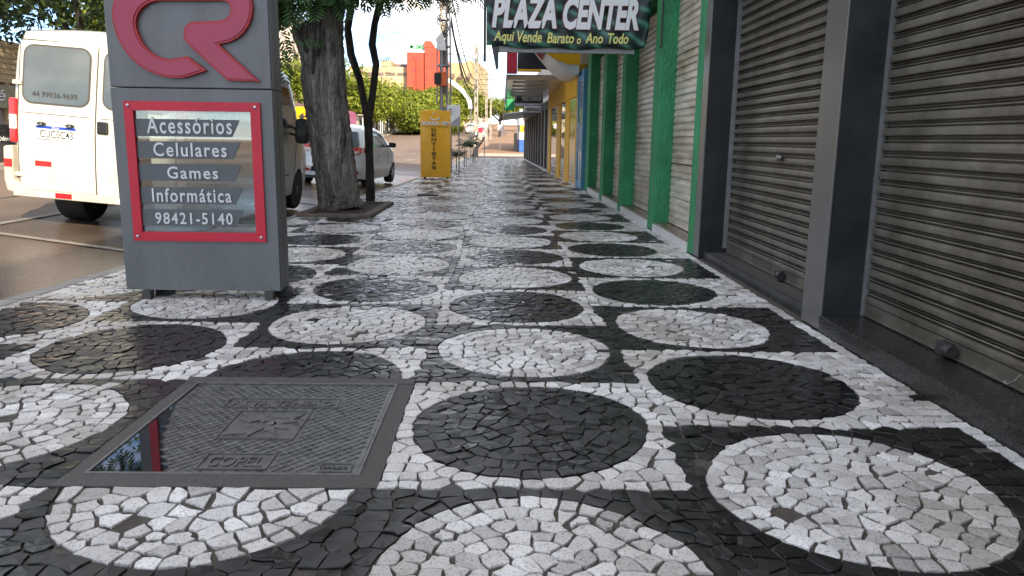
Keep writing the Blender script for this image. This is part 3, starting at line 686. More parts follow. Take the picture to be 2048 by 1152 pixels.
# ------------------------------------------------------------------ roller shutters
SLAT = [(.030, 0), (-.016, .001), (-.0195, .006), (-.0205, .024), (-.0185, .042), (.018, .0435), (.018, .0495), (-.008, .051), (-.0115, .055), (-.008, .059), (.018, .0605), (.018, .0660), (-.004, .0675), (-.008, .0705), (-.004, .0735), (.018, .0745), (.018, .0795), (.030, .0797)]
SLAT_FLAT = [(.020, 0), (-.012, .001), (-.0155, .006), (-.0165, .026), (-.0145, .050), (-.004, .053), (-.003, .056), (-.008, .059), (-.0085, .063), (-.003, .066), (-.003, .069), (-.007, .072), (-.006, .076), (-.001, .0785), (.020, .0795)]
srand = random.Random(21)
def shutter(parent, xs, ya, yb, z0, z1, m, rail='shutter_dark', pitch=.08, lock=None):
    """curtain of slats in the plane x = xs; the first child is the bottom rail"""
    sh = B().box(xs+.037, ya, z0, xs+.042, yb, z1).make('roller_shutter', 'bay_dark', parent)
    k = pitch/.08; n = int((z1-z0-.085)/pitch)
    pb = WL[parent.name]
    bb = B(); bb.prism([(xs+.005+px, .0+pz*k) for px, pz in (SLAT_FLAT if m == 'shutter_silver' else SLAT)], 'y', ya, yb)
    first = None
    for i in range(n):
        zz = z0+.085+i*pitch
        if first is None:
            o = bb.make('slat', m, sh); first = o.data; o.location = (0, 0, 0)
        else:
            o = bpy.data.objects.new('slat', first); col.objects.link(o); o.parent = sh
        o.location = (srand.uniform(-.0015, .0015), 0, zz); o.rotation_euler = (srand.gauss(0, .0004), srand.gauss(0, .005), 0)
    B().prism([(xs+.005, z0+.004), (xs-.018, z0+.004), (xs-.018, z0+.012), (xs-.010, z0+.014), (xs-.012, z0+.078), (xs+.005, z0+.083)], 'y', ya, yb).make('bottom_rail', m, sh)
    for ly in (lock or []):
        bb = B(); bb.box(xs-.060, ly-.045, z0+.012, xs-.012, ly+.035, z0+.075); bb.lathe([(0, .030), (.045, .030), (.05, .022), (.05, .008), (.047, .006)], (xs-.05, ly-.09, z0+.046), 'y', 16)
        bb.make('lock', 'hub', sh, bevel=.004)
    return sh
# ------------------------------------------------------------------ dark shop, nearest on the right
t = thing('dark_shop', (2.4, 2, 0), 'dark shop front with black shuttered bays, charcoal metal pillars and granite step', 'building')
XS = 2.175
box('wall', 'wall_plain', t, 2.26, -22, 2.62, 12, 7.55, 7.4)
box('shade_storey', 'wall_plain', t, 2.26, -4, 7.405, 12, 7.55, 9.2)  # added out of view to keep the old tree's trunk in shade
box('wall', 'panel_dark', t, 2.24, -22, 0, 12, -1.6, 2.6)
box('lintel', 'panel_dark', t, 1.915, -22, 2.52, 2.255, 7.50, 3.0)
box('inner_wall', 'bay_dark', t, 2.4, -1.55, -.1, 2.5, 7.5, 2.61)
box('step', 'granite', t, 1.905, -1.6, -.06, 2.36, 4.445, .098, bevel=.004)
for (ya, yb) in ((4.45, 4.75), (7.36, 7.56), (-1.6, -1.3)):
    p = box('pillar', 'panel_dark', t, 1.93, ya, .0 if ya != -1.6 else .1, 2.23, yb, 2.52)
    box('pillar_cladding', 'panel_brushed', p, 1.918, ya+.006, .004, 1.929, yb-.006, 2.515, bevel=.002)
    box('guide_channel', 'galv', p, 2.15, ya-.022, .10, 2.19, ya-.001, 2.5)
shutter(t, XS, -1.3, 4.425, .102, 2.5, 'shutter_dark', lock=[3.55, .6])
sb = shutter(t, XS+.02, 4.76, 7.335, .062, 2.5, 'shutter_dark', lock=[5.84])
box('sill', 'cement', t, 1.985, 4.76, -.06, 2.3, 7.35, .058, bevel=.006)
box('sill_edge', 'panel_dark', t, 1.965, 4.76, -.06, 1.98, 7.35, .075)
# latch plate in the second shutter
bb = B(); bb.box(2.158, 5.98, .965, 2.164, 6.09, 1.02); lp = bb.make('latch_plate', 'black_plastic', sb)
bb = B(); bb.lathe([(0, .02), (-.008, .018), (-.010, .006)], (2.158, 6.055, .993), 'x', 14); bb.lathe([(0, .014), (-.006, .012)], (2.158, 6.01, .993), 'x', 14); bb.make('keyhole', 'steel', sb)
bb = B(); bb.tube([(2.13, 3.08, .128), (2.125, 3.05, .125), (2.13, 3.02, .15), (2.14, 3.0, .185)], .004, 6); bb.make('hook', 'steel', t)
# ------------------------------------------------------------------ green shop
t = thing('green_shop', (2.4, 12.6, 0), 'green stucco shop front with silver roller shutters between its pillars', 'building')
box('wall', 'wall_plain', t, 2.30, 7.56, 2.95, 12, 17.75, 9.2)  # unseen top raised level with the added storey, for the same shade
box('lintel', 'green_stucco', t, 1.95, 7.80, 2.90, 2.29, 17.70, 3.30)
box('inner_wall', 'bay_dark', t, 2.42, 7.57, -.1, 2.5, 17.7, 2.94)
GP = [(7.57, 7.79), (9.60, 9.99), (12.25, 12.62), (14.53, 14.98), (17.05, 17.68)]
for (ya, yb) in GP: box('pillar', 'green_stucco', t, 1.915, ya, 0, 2.26, yb, 2.90, bevel=.008)
XG = 2.115
for (a, b_), (c_, d_) in zip(GP, GP[1:]):
    lk = [b_+.45] if a < 10 else []
    shutter(t, XG, b_+.012, c_-.012, .115, 2.88, 'shutter_silver', lock=lk)
    lg = box('ledge', 'ledge_top', t, 1.925, b_+.003, -.05, 2.3, c_-.003, .108, bevel=.004)
    yy = b_+.006; k = 0
    while yy < c_-.02:
        y2 = min(yy+.305, c_-.005); box('tile', 'tile_white', lg, 1.903, yy, -.02, 1.924, y2-.003, .088, bevel=.002); yy = y2
# canopy slab high above the pavement and its bracket arms
ca = box('canopy', 'galv', t, -.28, 10.06, 3.36, 2.29, 17.5, 3.62)
for yy in (10.9, 14.0, 17.2): box('bracket', 'galv', t, -.2, yy, 3.22, 2.28, yy+.09, 3.355)
bb = B(); bb.tube([(1.90, 9.55, 3.2), (1.90, 9.55, 2.22), (1.885, 9.52, 2.20)], .012, 8); bb.make('drop_rod', 'black_plastic', t)
# ------------------------------------------------------------------ the banner under the canopy
t = thing('hanging_banner', (.8, 10, 2.2), 'dark green satin banner with white slanted shop lettering above yellow slogan', 'banner')
fr = B(); fr.box(-.10, 10.02, 2.175, 1.66, 10.07, 2.262); fr.box(-.10, 10.02, 3.0, 1.84, 10.06, 3.06); fr.make('frame', 'galv', t, bevel=.004)
bb = B(); bb.box(-.232, 9.99, 2.06, -.200, 10.06, 3.36); bb.make('hanger', 'panel_dark', t)
bb = B(); bb.prism([(-.135, 2.26), (-.04, 2.26), (-.045, 1.97), (-.072, 1.965)], 'y', 10.0, 10.03); bb.make('hanger', 'panel_dark', t)
bb = B(); nx, nz = 60, 16; vs = []
def ban_y(x, z): return 9.965 + .012*math.sin(x*9+z*5) + .008*math.sin(x*23-z*11)
for j in range(nz+1):
    for i in range(nx+1):
        a, b_ = i/nx, j/nz; x = -.195 + a*2.02 + (.06-.06*b_)*-a*0; z = 2.245 + b_*.78 + .012*math.sin(a*19)*(1-b_) - .02*math.sin(a*3.14)*(1-b_)
        if b_ < .3: x -= (.05*(1-b_/.3))*a*.9
        vs.append((x, ban_y(x, z), z))
bb.add(vs, [(j*(nx+1)+i, j*(nx+1)+i+1, (j+1)*(nx+1)+i+1, (j+1)*(nx+1)+i) for j in range(nz) for i in range(nx)])
bo = bb.make('cloth', 'satin', t, smooth=True); so = bo.modifiers.new('solid', 'SOLIDIFY'); so.thickness = .002
for nm, m, s, x, z, wd, hg, off, sh, dy in (('lettering_edge', 'outline_red', 'PLAZA', -.145, 2.445, .83, .40, .075, .22, .004), ('lettering', 'letter_white', 'PLAZA', -.13, 2.455, .80, .38, .045, .22, .0),
        ('lettering_edge', 'outline_red', 'CENTER', .73, 2.435, .97, .40, .075, .22, .004), ('lettering', 'letter_white', 'CENTER', .745, 2.445, .94, .38, .045, .22, .0),
        ('slogan', 'yellow_text', 'Aqui', -.105, 2.262, .255, .155, .02, .2, 0), ('slogan', 'yellow_text', 'Vende', .185, 2.285, .305, .135, .02, .2, 0), ('slogan', 'yellow_text', 'Barato', .555, 2.28, .335, .128, .02, .2, 0),
        ('slogan', 'yellow_text', 'o', .925, 2.275, .05, .07, .02, .2, 0), ('slogan', 'yellow_text', 'Ano', 1.03, 2.285, .22, .125, .02, .2, 0), ('slogan', 'yellow_text', 'Todo', 1.31, 2.285, .255, .125, .02, .2, 0)):
    text(nm, s, m, t, (x, 9.935+dy, z), wd, hg, depth=.004, off=off, shear=sh)
# ------------------------------------------------------------------ shops farther along (their front bends slightly)
def W(y, d=0.): return wall_x(y)-d
def seg(name, m, parent, ya, yb, d0, d1, z0, z1, bevel=0.):
    """block along the front between ya and yb, from d0 proud to d1 proud of it"""
    p = [(W(ya)-d1, ya), (W(ya)-d0, ya), (W(yb)-d0, yb), (W(yb)-d1, yb)]
    return B().prism(p, 'z', z0, z1).make(name, m, parent, bevel=bevel)
t = thing('blue_shop', (2.5, 18.3, 0), 'narrow shop front with pale blue door frames beside the green pillars', 'building')
seg('wall', 'wall_plain', t, 17.76, 18.94, -9, -.24, 2.7, 4.6)
seg('back_wall', 'bay_dark', t, 17.76, 18.94, -1.5, -1.4, 0, 2.69)
for ya, yb, d in ((17.77, 17.92, .012), (18.28, 18.36, .0), (18.72, 18.93, .012)): seg('door_frame', 'blue_paint', t, ya, yb, -.15, d, 0, 2.7, .006)
seg('door_frame', 'blue_paint', t, 17.925, 18.715, -.12, -.003, 2.45, 2.68)
seg('base_rail', 'blue_paint', t, 17.925, 18.715, -.1, -.003, 0, .16)
for ya, yb in ((17.925, 18.275), (18.365, 18.715)):
    g = seg('glass_panel', 'shopglass', t, ya, yb, -.02, -.008, .16, 2.45)
    seg('handle', 'steel', g, ya+.06, ya+.09, -.007, .03, .85, 1.5)
t = thing('yellow_shop', (2.5, 22.5, 0), 'shop front of glossy yellow panels and glass under a curved canopy', 'building')
seg('wall', 'wall_plain', t, 18.95, 27.4, -9, -.24, 2.9, 4.4)
seg('back_wall', 'bay_dark', t, 18.95, 27.4, -1.6, -1.5, 0, 2.89)
seg('fascia', 'yellow_paint', t, 18.95, 27.4, -.2, .03, 2.15, 2.89)
for ya, yb in ((18.95, 19.10), (20.6, 21.7), (23.0, 24.2), (26.4, 27.4)): seg('panel', 'yellow_paint', t, ya, yb, -.2, .018, 0, 2.145, .005)
seg('mirror_panel', 'gold_glass', t, 19.11, 20.59, -.03, .004, .05, 2.14)
for ya, yb in ((21.71, 22.99), (24.21, 26.39)): seg('glass_panel', 'shopglass', t, ya, yb, -.012, -.002, .05, 2.14)
seg('sill', 'tile_white', t, 19.11, 26.39, -.15, .0, -.02, .048)
# boat-shaped canopy over the yellow and blue shops
t = thing('curved_canopy', (1.1, 19, 2.6), 'white curved canopy with yellow end panel sweeping down towards the shop wall', 'canopy')
cv = []
for i in range(15):
    a = i/14; cv.append((.55+1.22*a**.9, 3.62-1.02*math.sin(a*math.pi/2)**1.1))
end = cv + [(1.80, 3.0), (1.80, 3.85), (.55, 3.85)]
bb = B(); bb.prism(end, 'y', 18.30, 20.9); bb.make('shell', 'white_wall', t, smooth=True)
bb = B(); bb.prism([(.85, 3.14), (1.2, 2.93), (1.5, 2.82), (1.79, 2.80), (1.79, 3.19), (.85, 3.19)], 'y', 18.27, 18.297); bb.make('end_panel', 'yellow_paint', t)
bb = B(); bb.prism([(p[0]-.02, p[1]-.012) for p in cv[3:6]] + [(p[0]-.01, p[1]-.004) for p in cv[3:6]][::-1], 'y', 18.6, 20.4); bb.make('print_band', 'script_red', t)
# flat canopies and signs beyond
t = thing('flat_canopy', (.9, 24, 2.7), 'flat canopy with a crimson corner and dark navy end board', 'canopy')
box('end_board', 'navy_panel', t, .42, 21.3, 2.96, 1.70, 21.5, 3.62)
box('corner_board', 'crimson', t, .13, 21.25, 2.85, .41, 21.6, 3.75)
box('trim', 'yellow_paint', t, .42, 21.26, 2.90, 1.05, 21.5, 2.955)
bb = B(); bb.box(.15, 21.62, 2.70, 1.68, 30.6, 2.84); bb.make('soffit', 'soffit', t)
box('edge_board', 'lilac', t, .12, 21.55, 2.30, .145, 30.6, 2.84)
for i in range(5):
    box('lamp_strip', 'tarp_white', t, .32, 22.3+i*1.6, 2.675, 1.3, 22.5+i*1.6, 2.699)
t = thing('hanging_sign', (.95, 30.8, 2.2), 'dark green hanging sign with rounded border and pale lettering under the canopies', 'sign')
bb = B(); bb.box(.52, 30.8, 2.50, 1.62, 30.88, 2.88); bb.make('board', 'dark_green_sign', t, bevel=.02)
bb = B()
for q in ((.58, 2.545, 1.60, 2.553), (.58, 2.827, 1.60, 2.835), (.572, 2.545, .580, 2.835)): bb.box(q[0], 30.785, q[1], q[2], 30.799, q[3])
bb.make('border', 'grey_sign', t)
text('lettering', 'RELOGIOS', 'letter_white', t, (.82, 30.785, 2.60), .72, .13, depth=.008)
bb = B(); bb.tube([(.7, 30.84, 2.88), (.7, 30.84, 3.3)], .015, 6); bb.tube([(1.5, 30.84, 2.88), (1.5, 30.84, 3.3)], .015, 6); bb.make('hanger', 'galv', t)
t = thing('hanging_sign', (1.2, 31.6, 2.1), 'pale grey hanging sign with black border and black capital lettering', 'sign')
box('board', 'ink', t, .86, 31.6, 2.15, 1.62, 31.68, 2.47)
box('face', 'grey_sign', t, .885, 31.585, 2.175, 1.60, 31.599, 2.445)
text('lettering', 'VISÓTICA', 'ink', t, (.96, 31.575, 2.24), .56, .15, depth=.008, off=.02)
bb = B(); bb.tube([(1.0, 31.64, 2.47), (1.0, 31.64, 2.78)], .012, 6); bb.tube([(1.5, 31.64, 2.47), (1.5, 31.64, 2.78)], .012, 6); bb.make('hanger', 'galv', t)
t = thing('corrugated_canopy', (.8, 38, 2.0), 'low corrugated metal canopy with a green end board at the far shops', 'canopy')
box('end_board', 'green_sign', t, .16, 31.9, 2.26, .52, 32.1, 2.72)
box('end_board', 'lilac', t, .53, 31.95, 2.44, 1.62, 32.1, 2.78)
bb = B(); n = 30
for i in range(n):
    y0_ = 32.1+i*.37
    bb.add([(.12, y0_, 2.12), (1.55-.006*i, y0_, 2.30), (1.55-.006*i, y0_+.2, 2.30), (.12, y0_+.2, 2.12), (.12, y0_+.25, 2.16), (1.55-.006*i, y0_+.25, 2.34), (1.55-.006*i, y0_+.37, 2.30), (.12, y0_+.37, 2.12)],
           [(0, 1, 2, 3), (3, 2, 5, 4), (4, 5, 6, 7)])
bb.make('sheeting', 'corrugated', t)
box('edge_beam', 'galv', t, .09, 32.1, 2.06, .13, 43.2, 2.42)
t = thing('far_shops', (2.3, 36, 0), 'far row of dark shop windows between narrow grey pillars', 'building')
seg('wall', 'wall_plain', t, 27.45, 46.2, -9, -.24, 2.5, 4.2)
seg('fascia', 'panel_dark', t, 27.45, 46.2, -.2, .0, 2.2, 2.49)
seg('back_wall', 'bay_dark', t, 27.45, 46.2, -1.0, -.9, 0, 2.49)
y = 27.5
while y < 45.8:
    seg('pillar', 'concrete_pole' if y > 30 else 'lilac', t, y, y+.30, -.2, .012, 0, 2.19)
    if y+1.7 < 46.2: seg('window', 'window_matte', t, y+.305, y+1.69, -.06, .002, .1, 2.18)
    y += 1.7
seg('base', 'tile_white', t, 27.5, 46.1, -.1, .03, -.02, .06)
# ------------------------------------------------------------------ grey totem sign
def rrect(x0, z0, x1, z1, r, n=5):
    out = []
    for cx, cz, a0 in ((x1-r, z1-r, 0), (x0+r, z1-r, 90), (x0+r, z0+r, 180), (x1-r, z0+r, 270)):
        out += [(cx+r*math.cos(R(a0+90*i/n)), cz+r*math.sin(R(a0+90*i/n))) for i in range(n+1)]
    return out
def inset(poly, d):
    n = len(poly); a = sum(poly[i][0]*poly[(i+1) % n][1]-poly[(i+1) % n][0]*poly[i][1] for i in range(n)); sg = 1 if a > 0 else -1; out = []
    for i in range(n):
        p, q, r = Vector(poly[i-1]), Vector(poly[i]), Vector(poly[(i+1) % n])
        e1 = (q-p).normalized(); e2 = (r-q).normalized(); n1 = Vector((-e1.y, e1.x))*sg; n2 = Vector((-e2.y, e2.x))*sg
        m = (n1+n2); k = m.length
        m = m.normalized() if k > 1e-6 else n1
        out.append(tuple(q + m*d/max(.45, m.dot(n1))))
    return out
t = thing('totem_sign', (-2.02, 5.3, 0), 'grey metal totem sign with red looping initials and red framed window panel', 'sign')
X0, X1, Y0, Y1 = -2.545, -1.50, 5.20, 5.415; wx0, wx1, wz0, wz1 = -2.41, -1.635, .452, 1.262
box('upper_body', 'totem_grey', t, X0, Y0, 1.402, X1, Y1, 2.55, bevel=.006)
bb = B(); bb.box(X0, Y0, .06, X1, Y1, wz0); bb.box(X0, Y0, wz0, wx0, Y1, wz1); bb.box(wx1, Y0, wz0, X1, Y1, wz1); bb.box(X0, Y0, wz1, X1, Y1, 1.396)
bb.make('lower_body', 'totem_grey', t)
for z0_, z1_ in ((.062, 1.394), (1.404, 2.548)):
    box('side_panel', 'totem_side', t, X1+.001, Y0+.012, z0_, X1+.006, Y0+.10, z1_); box('side_panel', 'totem_side', t, X1+.001, Y0+.108, z0_, X1+.006, Y1-.008, z1_)
for xx in (-2.43, -1.60):
    box('foot', 'cement', t, xx, 5.16, -.012, xx+.06, 5.225, .058, bevel=.004); box('foot', 'panel_dark', t, xx+.03, 5.30, -.012, xx+.13, 5.40, .058, bevel=.004)
fo = ((-2.462, -1.577), (.398, 1.315)); bb = B()
(fx0, fx1), (fz0, fz1) = fo; gx0, gx1, gz0, gz1 = -2.402, -1.642, .460, 1.254
for poly in ([(fx0, fz0), (fx1, fz0), (gx1, gz0), (gx0, gz0)], [(fx1, fz0), (fx1, fz1), (gx1, gz1), (gx1, gz0)], [(fx1, fz1), (fx0, fz1), (gx0, gz1), (gx1, gz1)], [(fx0, fz1), (fx0, fz0), (gx0, gz0), (gx0, gz1)]):
    bb.prism(inset(poly, .0008), 'y', 5.181, 5.199)
frm = bb.make('red_frame', 'frame_red', t)
for xx, zz in ((-2.432, 1.287), (-1.607, 1.285), (-1.607, .43), (-2.432, .43)):
    bb = B(); bb.lathe([(0, .011), (-.006, .010), (-.009, .004)], (xx, 5.181, zz), 'y', 12); bb.make('bolt', 'steel', frm)
pn = box('pane', 'pane', t, gx0-.005, 5.202, gz0-.005, gx1+.005, 5.206, gz1+.005)
box('pane', 'pane', t, gx0-.005, 5.405, gz0-.005, gx1+.005, 5.409, gz1+.005)
for s, x, z, wd, hg, yy in (('Acessórios', -2.325, 1.108, .555, .108, 1.09), ('Celulares', -2.292, .960, .48, .092, .946), ('Games', -2.212, .815, .335, .08, .80), ('Informática', -2.322, .660, .525, .092, .647), ('98421-5140', -2.312, .512, .515, .078, .498)):
    bb = B(); bb.prism([(gx0+.004, yy), (-1.775, yy), (-1.72, yy+.112), (gx0+.004, yy+.112)], 'y', 5.1975, 5.2005); st = bb.make('strip', 'strip_grey', t)
    text('lettering', s, 'letter_white', st, (x, 5.1935, z), wd, hg, depth=.003, off=.012, space=1.18)
CR = [(-1.906, 1.512), (-1.95, 1.497), (-1.999, 1.480), (-2.05, 1.466), (-2.1, 1.461), (-2.155, 1.464), (-2.209, 1.476), (-2.259, 1.493), (-2.306, 1.517), (-2.35, 1.549), (-2.39, 1.588), (-2.421, 1.632), (-2.447, 1.683), (-2.467, 1.736), (-2.478, 1.792), (-2.481, 1.836), (-2.477, 1.878), (-2.464, 1.922), (-2.444, 1.963), (-2.418, 1.999), (-2.384, 2.029), (-2.337, 2.056), (-2.283, 2.073), (-2.185, 2.081), (-1.793, 2.088), (-1.742, 2.085), (-1.695, 2.073), (-1.659, 2.052), (-1.629, 2.023), (-1.608, 1.989), (-1.596, 1.948), (-1.590, 1.92), (-1.592, 1.892), (-1.602, 1.842), (-1.621, 1.796), (-1.649, 1.757), (-1.685, 1.724), (-1.72, 1.703), (-1.756, 1.689), (-1.817, 1.675), (-1.568, 1.447), (-1.774, 1.451), (-2.016, 1.675), (-2.033, 1.702), (-2.037, 1.732), (-2.032, 1.76), (-2.018, 1.785), (-2.0, 1.801), (-1.977, 1.81), (-1.808, 1.819), (-1.781, 1.825), (-1.758, 1.837), (-1.738, 1.856), (-1.728, 1.88), (-1.729, 1.903), (-1.738, 1.923), (-1.756, 1.937), (-1.781, 1.943), (-2.186, 1.936), (-2.228, 1.927), (-2.266, 1.909), (-2.294, 1.887), (-2.314, 1.861), (-2.329, 1.833), (-2.336, 1.804), (-2.335, 1.766), (-2.325, 1.728), (-2.309, 1.688), (-2.286, 1.652), (-2.256, 1.622), (-2.22, 1.6), (-2.183, 1.586), (-2.142, 1.579), (-2.08, 1.588), (-2.021, 1.598)]
em = B().prism(CR, 'y', 5.166, 5.199).make('initials', 'logo_edge', t)
B().prism(inset(CR, .014), 'y', 5.160, 5.1655).make('initials_face', 'logo_red', em)
# ------------------------------------------------------------------ vehicle bodies
def seg_dist(p, a, b_):
    ax, ay = a; bx, by = b_; dx, dy = bx-ax, by-ay; t_ = max(0, min(1, ((p[0]-ax)*dx+(p[1]-ay)*dy)/(dx*dx+dy*dy)))
    return math.hypot(p[0]-ax-dx*t_, p[1]-ay-dy*t_)
def cut_poly(poly, stepy, stepz):
    """planar polygon in (y,z) cut into a grid; returns verts, faces and the outline order"""
    bm = bmesh.new(); vs = [bm.verts.new((0, a, b_)) for a, b_ in poly]; bm.faces.new(vs)
    y0, y1 = min(p[0] for p in poly), max(p[0] for p in poly); z0, z1 = min(p[1] for p in poly), max(p[1] for p in poly)
    v = y0+stepy
    while v < y1-1e-4:
        bmesh.ops.bisect_plane(bm, geom=bm.verts[:]+bm.edges[:]+bm.faces[:], plane_co=(0, v, 0), plane_no=(0, 1, 0), dist=1e-5); v += stepy
    v = z0+stepz
    while v < z1-1e-4:
        bmesh.ops.bisect_plane(bm, geom=bm.verts[:]+bm.edges[:]+bm.faces[:], plane_co=(0, 0, v), plane_no=(0, 0, 1), dist=1e-5); v += stepz
    bm.verts.ensure_lookup_table(); bm.verts.index_update()
    V = [(q.co.y, q.co.z) for q in bm.verts]; F = [[q.index for q in f.verts] for f in bm.faces]
    be = {}
    for e in bm.edges:
        if len(e.link_faces) == 1:
            f = e.link_faces[0]; ix = [q.index for q in f.verts]; a, b_ = e.verts[0].index, e.verts[1].index
            if ix[(ix.index(a)+1) % len(ix)] != b_: a, b_ = b_, a
            be[a] = b_
    bm.free(); return V, F, be
def vehicle_shell(prof_pts, hw, stepy, stepz, crown, ndiv=6):
    V, F, be = cut_poly(prof_pts, stepy, stepz); bb = B(); n = len(V)
    Lh = [hw(a, b_) for a, b_ in V]
    vs = [(-Lh[i], V[i][0], V[i][1]) for i in range(n)] + [(Lh[i], V[i][0], V[i][1]) for i in range(n)]
    fs = [tuple(f) for f in F] + [tuple(n+i for i in f[::-1]) for f in F]
    idx = {}
    for a in be:
        for k in range(1, ndiv):
            q = k/ndiv*2-1; idx[(a, k)] = len(vs); y_, z_ = V[a]; dy, dz = crown(y_, z_, q); vs.append((Lh[a]*q, y_+dy, z_+dz))
    def I(a, k): return a if k == 0 else n+a if k == ndiv else idx[(a, k)]
    for a, b_ in be.items():
        for k in range(ndiv): fs.append((I(b_, k), I(a, k), I(a, k+1), I(b_, k+1)))
    bb.add(vs, fs); return bb
def side_patch(poly, hw, side, off, step=.12):
    V, F, be = cut_poly(poly, step, step); bb = B()
    bb.add([(side*(hw(a, b_)+off), a, b_) for a, b_ in V], [tuple(f) for f in F]); return bb
def end_patch(poly, yf, off):
    V, F, be = cut_poly(poly, .09, .09); bb = B()
    bb.add([(a, yf(a, b_)+off, b_) for a, b_ in V], [tuple(f) for f in F]); return bb
def arch(cy, r, z, n=9):
    a0 = math.asin(min(1, (z-.0)/r)) if False else 0
    out = []
    for i in range(n+1):
        a = math.pi*(i/n); out.append((cy+r*math.cos(a), z+r*1.0*math.sin(a)*1.0))
    return out
def wheel(parent, x, y, r, wd, side, hubm='hub', spokes=0):
    wroot = B(); s = side
    wroot.lathe([(-wd/2, r*.62), (-wd/2, r*.93), (-wd/2+.03, r), (wd/2-.03, r), (wd/2, r*.93), (wd/2, r*.62)], (x, y, r), 'x', 32)
    tyre = wroot.make('wheel', 'rubber', parent, local=True, smooth=True)
    hb = B(); xo = x+s*(wd/2-.015)
    hb.lathe([(0, r*.63), (s*.012, r*.60), (s*.004, r*.5), (-s*.02, r*.34), (s*.01, r*.26), (s*.025, r*.12), (s*.025, .01)], (xo, y, r), 'x', 24)
    if spokes:
        for k in range(spokes):
            a = 2*math.pi*k/spokes; c, sn = math.cos(a), math.sin(a)
            hb.tube([(xo+s*.022, y+c*r*.1, r+sn*r*.1), (xo+s*.022, y+c*r*.58, r+sn*r*.58)], .02, 5)
    hb.make('rim', hubm, tyre, local=True, smooth=True)
    return tyre
# ------------------------------------------------------------------ white minibus
t = thing('minibus', (-4.73, 9.1, -.055), 'white minibus with dark rear windows parked behind the grey totem sign', 'van', rot=(0, R(4.3), R(-3)))
t.scale = (1.07, 1, 1); HV = 2.27; LV = 5.25
vp = [(.02, .42), (0, .75), (.0, 1.2), (.05, 1.7), (.10, 2.12), (.16, 2.24), (.30, HV), (3.4, HV), (3.75, 2.2), (4.35, 1.35), (4.75, 1.12), (5.1, .98), (LV, .75), (LV, .42), (5.15, .30)] + arch(4.35, .40, .30) + [(3.8, .28), (1.5, .28)] + arch(.98, .42, .30) + [(.3, .36)]
OUTV = [(vp[i], vp[i+1]) for i in range(14)]
def hwv(y, z):
    h = .965 - (.045*((z-1.1)/1.2)**1.5 if z > 1.1 else 0) - (.02*(1.1-z)/.8 if z < 1.1 else 0)
    if y > 3.9: h -= .16*((y-3.9)/1.35)**2
    d = min(seg_dist((y, z), a, b_) for a, b_ in OUTV); r = .10
    if d < r: h -= r*(1-math.sqrt(max(0, 1-(1-d/r)**2)))*.8
    return h
def crv(y, z, q):
    k = 1-q*q
    return (0, .05*k) if z > 2.1 and y > .2 else (-.035*k, .03*k if z > 2 else 0) if y < .2 else (.05*k, 0) if y > 4 and z > .4 else (0, 0)
vehicle_shell(vp, hwv, .11, .075, crv, 8).make('body', 'van_white', t, local=True, smooth=True)
def rearv(x, z):
    pts = [(.42, .02), (.75, 0), (1.2, 0), (1.7, .05), (2.12, .10), (2.24, .16)]
    for (za, ya), (zb, yb) in zip(pts, pts[1:]):
        if za <= z <= zb: y_ = ya+(yb-ya)*(z-za)/(zb-za); break
    else: y_ = .0
    return y_ - .035*(1-(x/.96)**2) - .004
und = B(); und.box(-.8, .25, .36, .8, 4.9, .6); und.make('underbody', 'black_plastic', t, local=True)
for s in (-1, 1):
    dr = end_patch(rrect(.008 if s > 0 else -.855, .46, .855 if s > 0 else -.008, 2.14, .05), rearv, -.004).make('rear_door', 'van_white', t, local=True)
    sm = B()
    for a, b_ in (((s*.003, .46), (s*.003, 2.14)), ((s*.862, .46), (s*.862, 2.14)), ((s*.003, 2.148), (s*.862, 2.148)), ((s*.05, 1.33), (s*.83, 1.33))):
        n_ = 8; pts = [(a[0]+(b_[0]-a[0])*i/n_, rearv(a[0]+(b_[0]-a[0])*i/n_, a[1]+(b_[1]-a[1])*i/n_)-.004, a[1]+(b_[1]-a[1])*i/n_) for i in range(n_+1)]
        sm.tube(pts, .0045, 4)
    sm.make('seam', 'gasket', dr, local=True)
    xa, xb = (.085, .80) if s > 0 else (-.80, -.085)
    gk = end_patch(rrect(xa-.02, 1.435, xb+.02, 2.10, .12, 7), rearv, -.009).make('gasket', 'gasket', dr, local=True)
    gl = end_patch(rrect(xa, 1.455, xb, 2.08, .10, 7), rearv, -.013).make('window', 'autoglass', dr, local=True)
    for zz in (1.66, .62):
        hb = B(); hb.box(s*.87-.05, -.03+.03*(zz > 1), zz-.025, s*.87+.05, .03+.03*(zz > 1), zz+.025); hb.make('hinge', 'van_white', dr, local=True, bevel=.01)
    tl = B(); tl.box(min(s*.87, s*.955), -.022, .98, max(s*.87, s*.955), .09, 1.48); lt = tl.make('tail_light', 'tail_red', t, local=True, bevel=.018)
    tc_ = B(); tc_.box(min(s*.872, s*.953), -.026, 1.13, max(s*.872, s*.953), .06, 1.30); tc_.make('clear_lens', 'tail_clear', lt, local=True, bevel=.012)
    bp_ = B(); bp_.prism([(s*.70, .36), (s*.97, .42), (s*1.0, .55), (s*1.0, .93), (s*.90, .95), (s*.90, .55), (s*.72, .46)], 'y', -.07, .20); bc = bp_.make('bumper_corner', 'bumper_grey', t, local=True, bevel=.02)
    rf = B(); rf.box(min(s*.905, s*.985), -.078, .70, max(s*.905, s*.985), -.065, .79); rf.make('reflector', 'tail_red', bc, local=True)
    rf = B(); xx = s*.58; rf.box(xx-.09, rearv(xx, .77)-.010, .735, xx+.09, rearv(xx, .77)+.005, .795); rf.make('reflector', 'tail_red', dr, local=True)
br = B(); br.box(-.90, -.075, .37, .90, .05, .455); bar = br.make('rear_bumper', 'bumper_grey', t, local=True, bevel=.012)
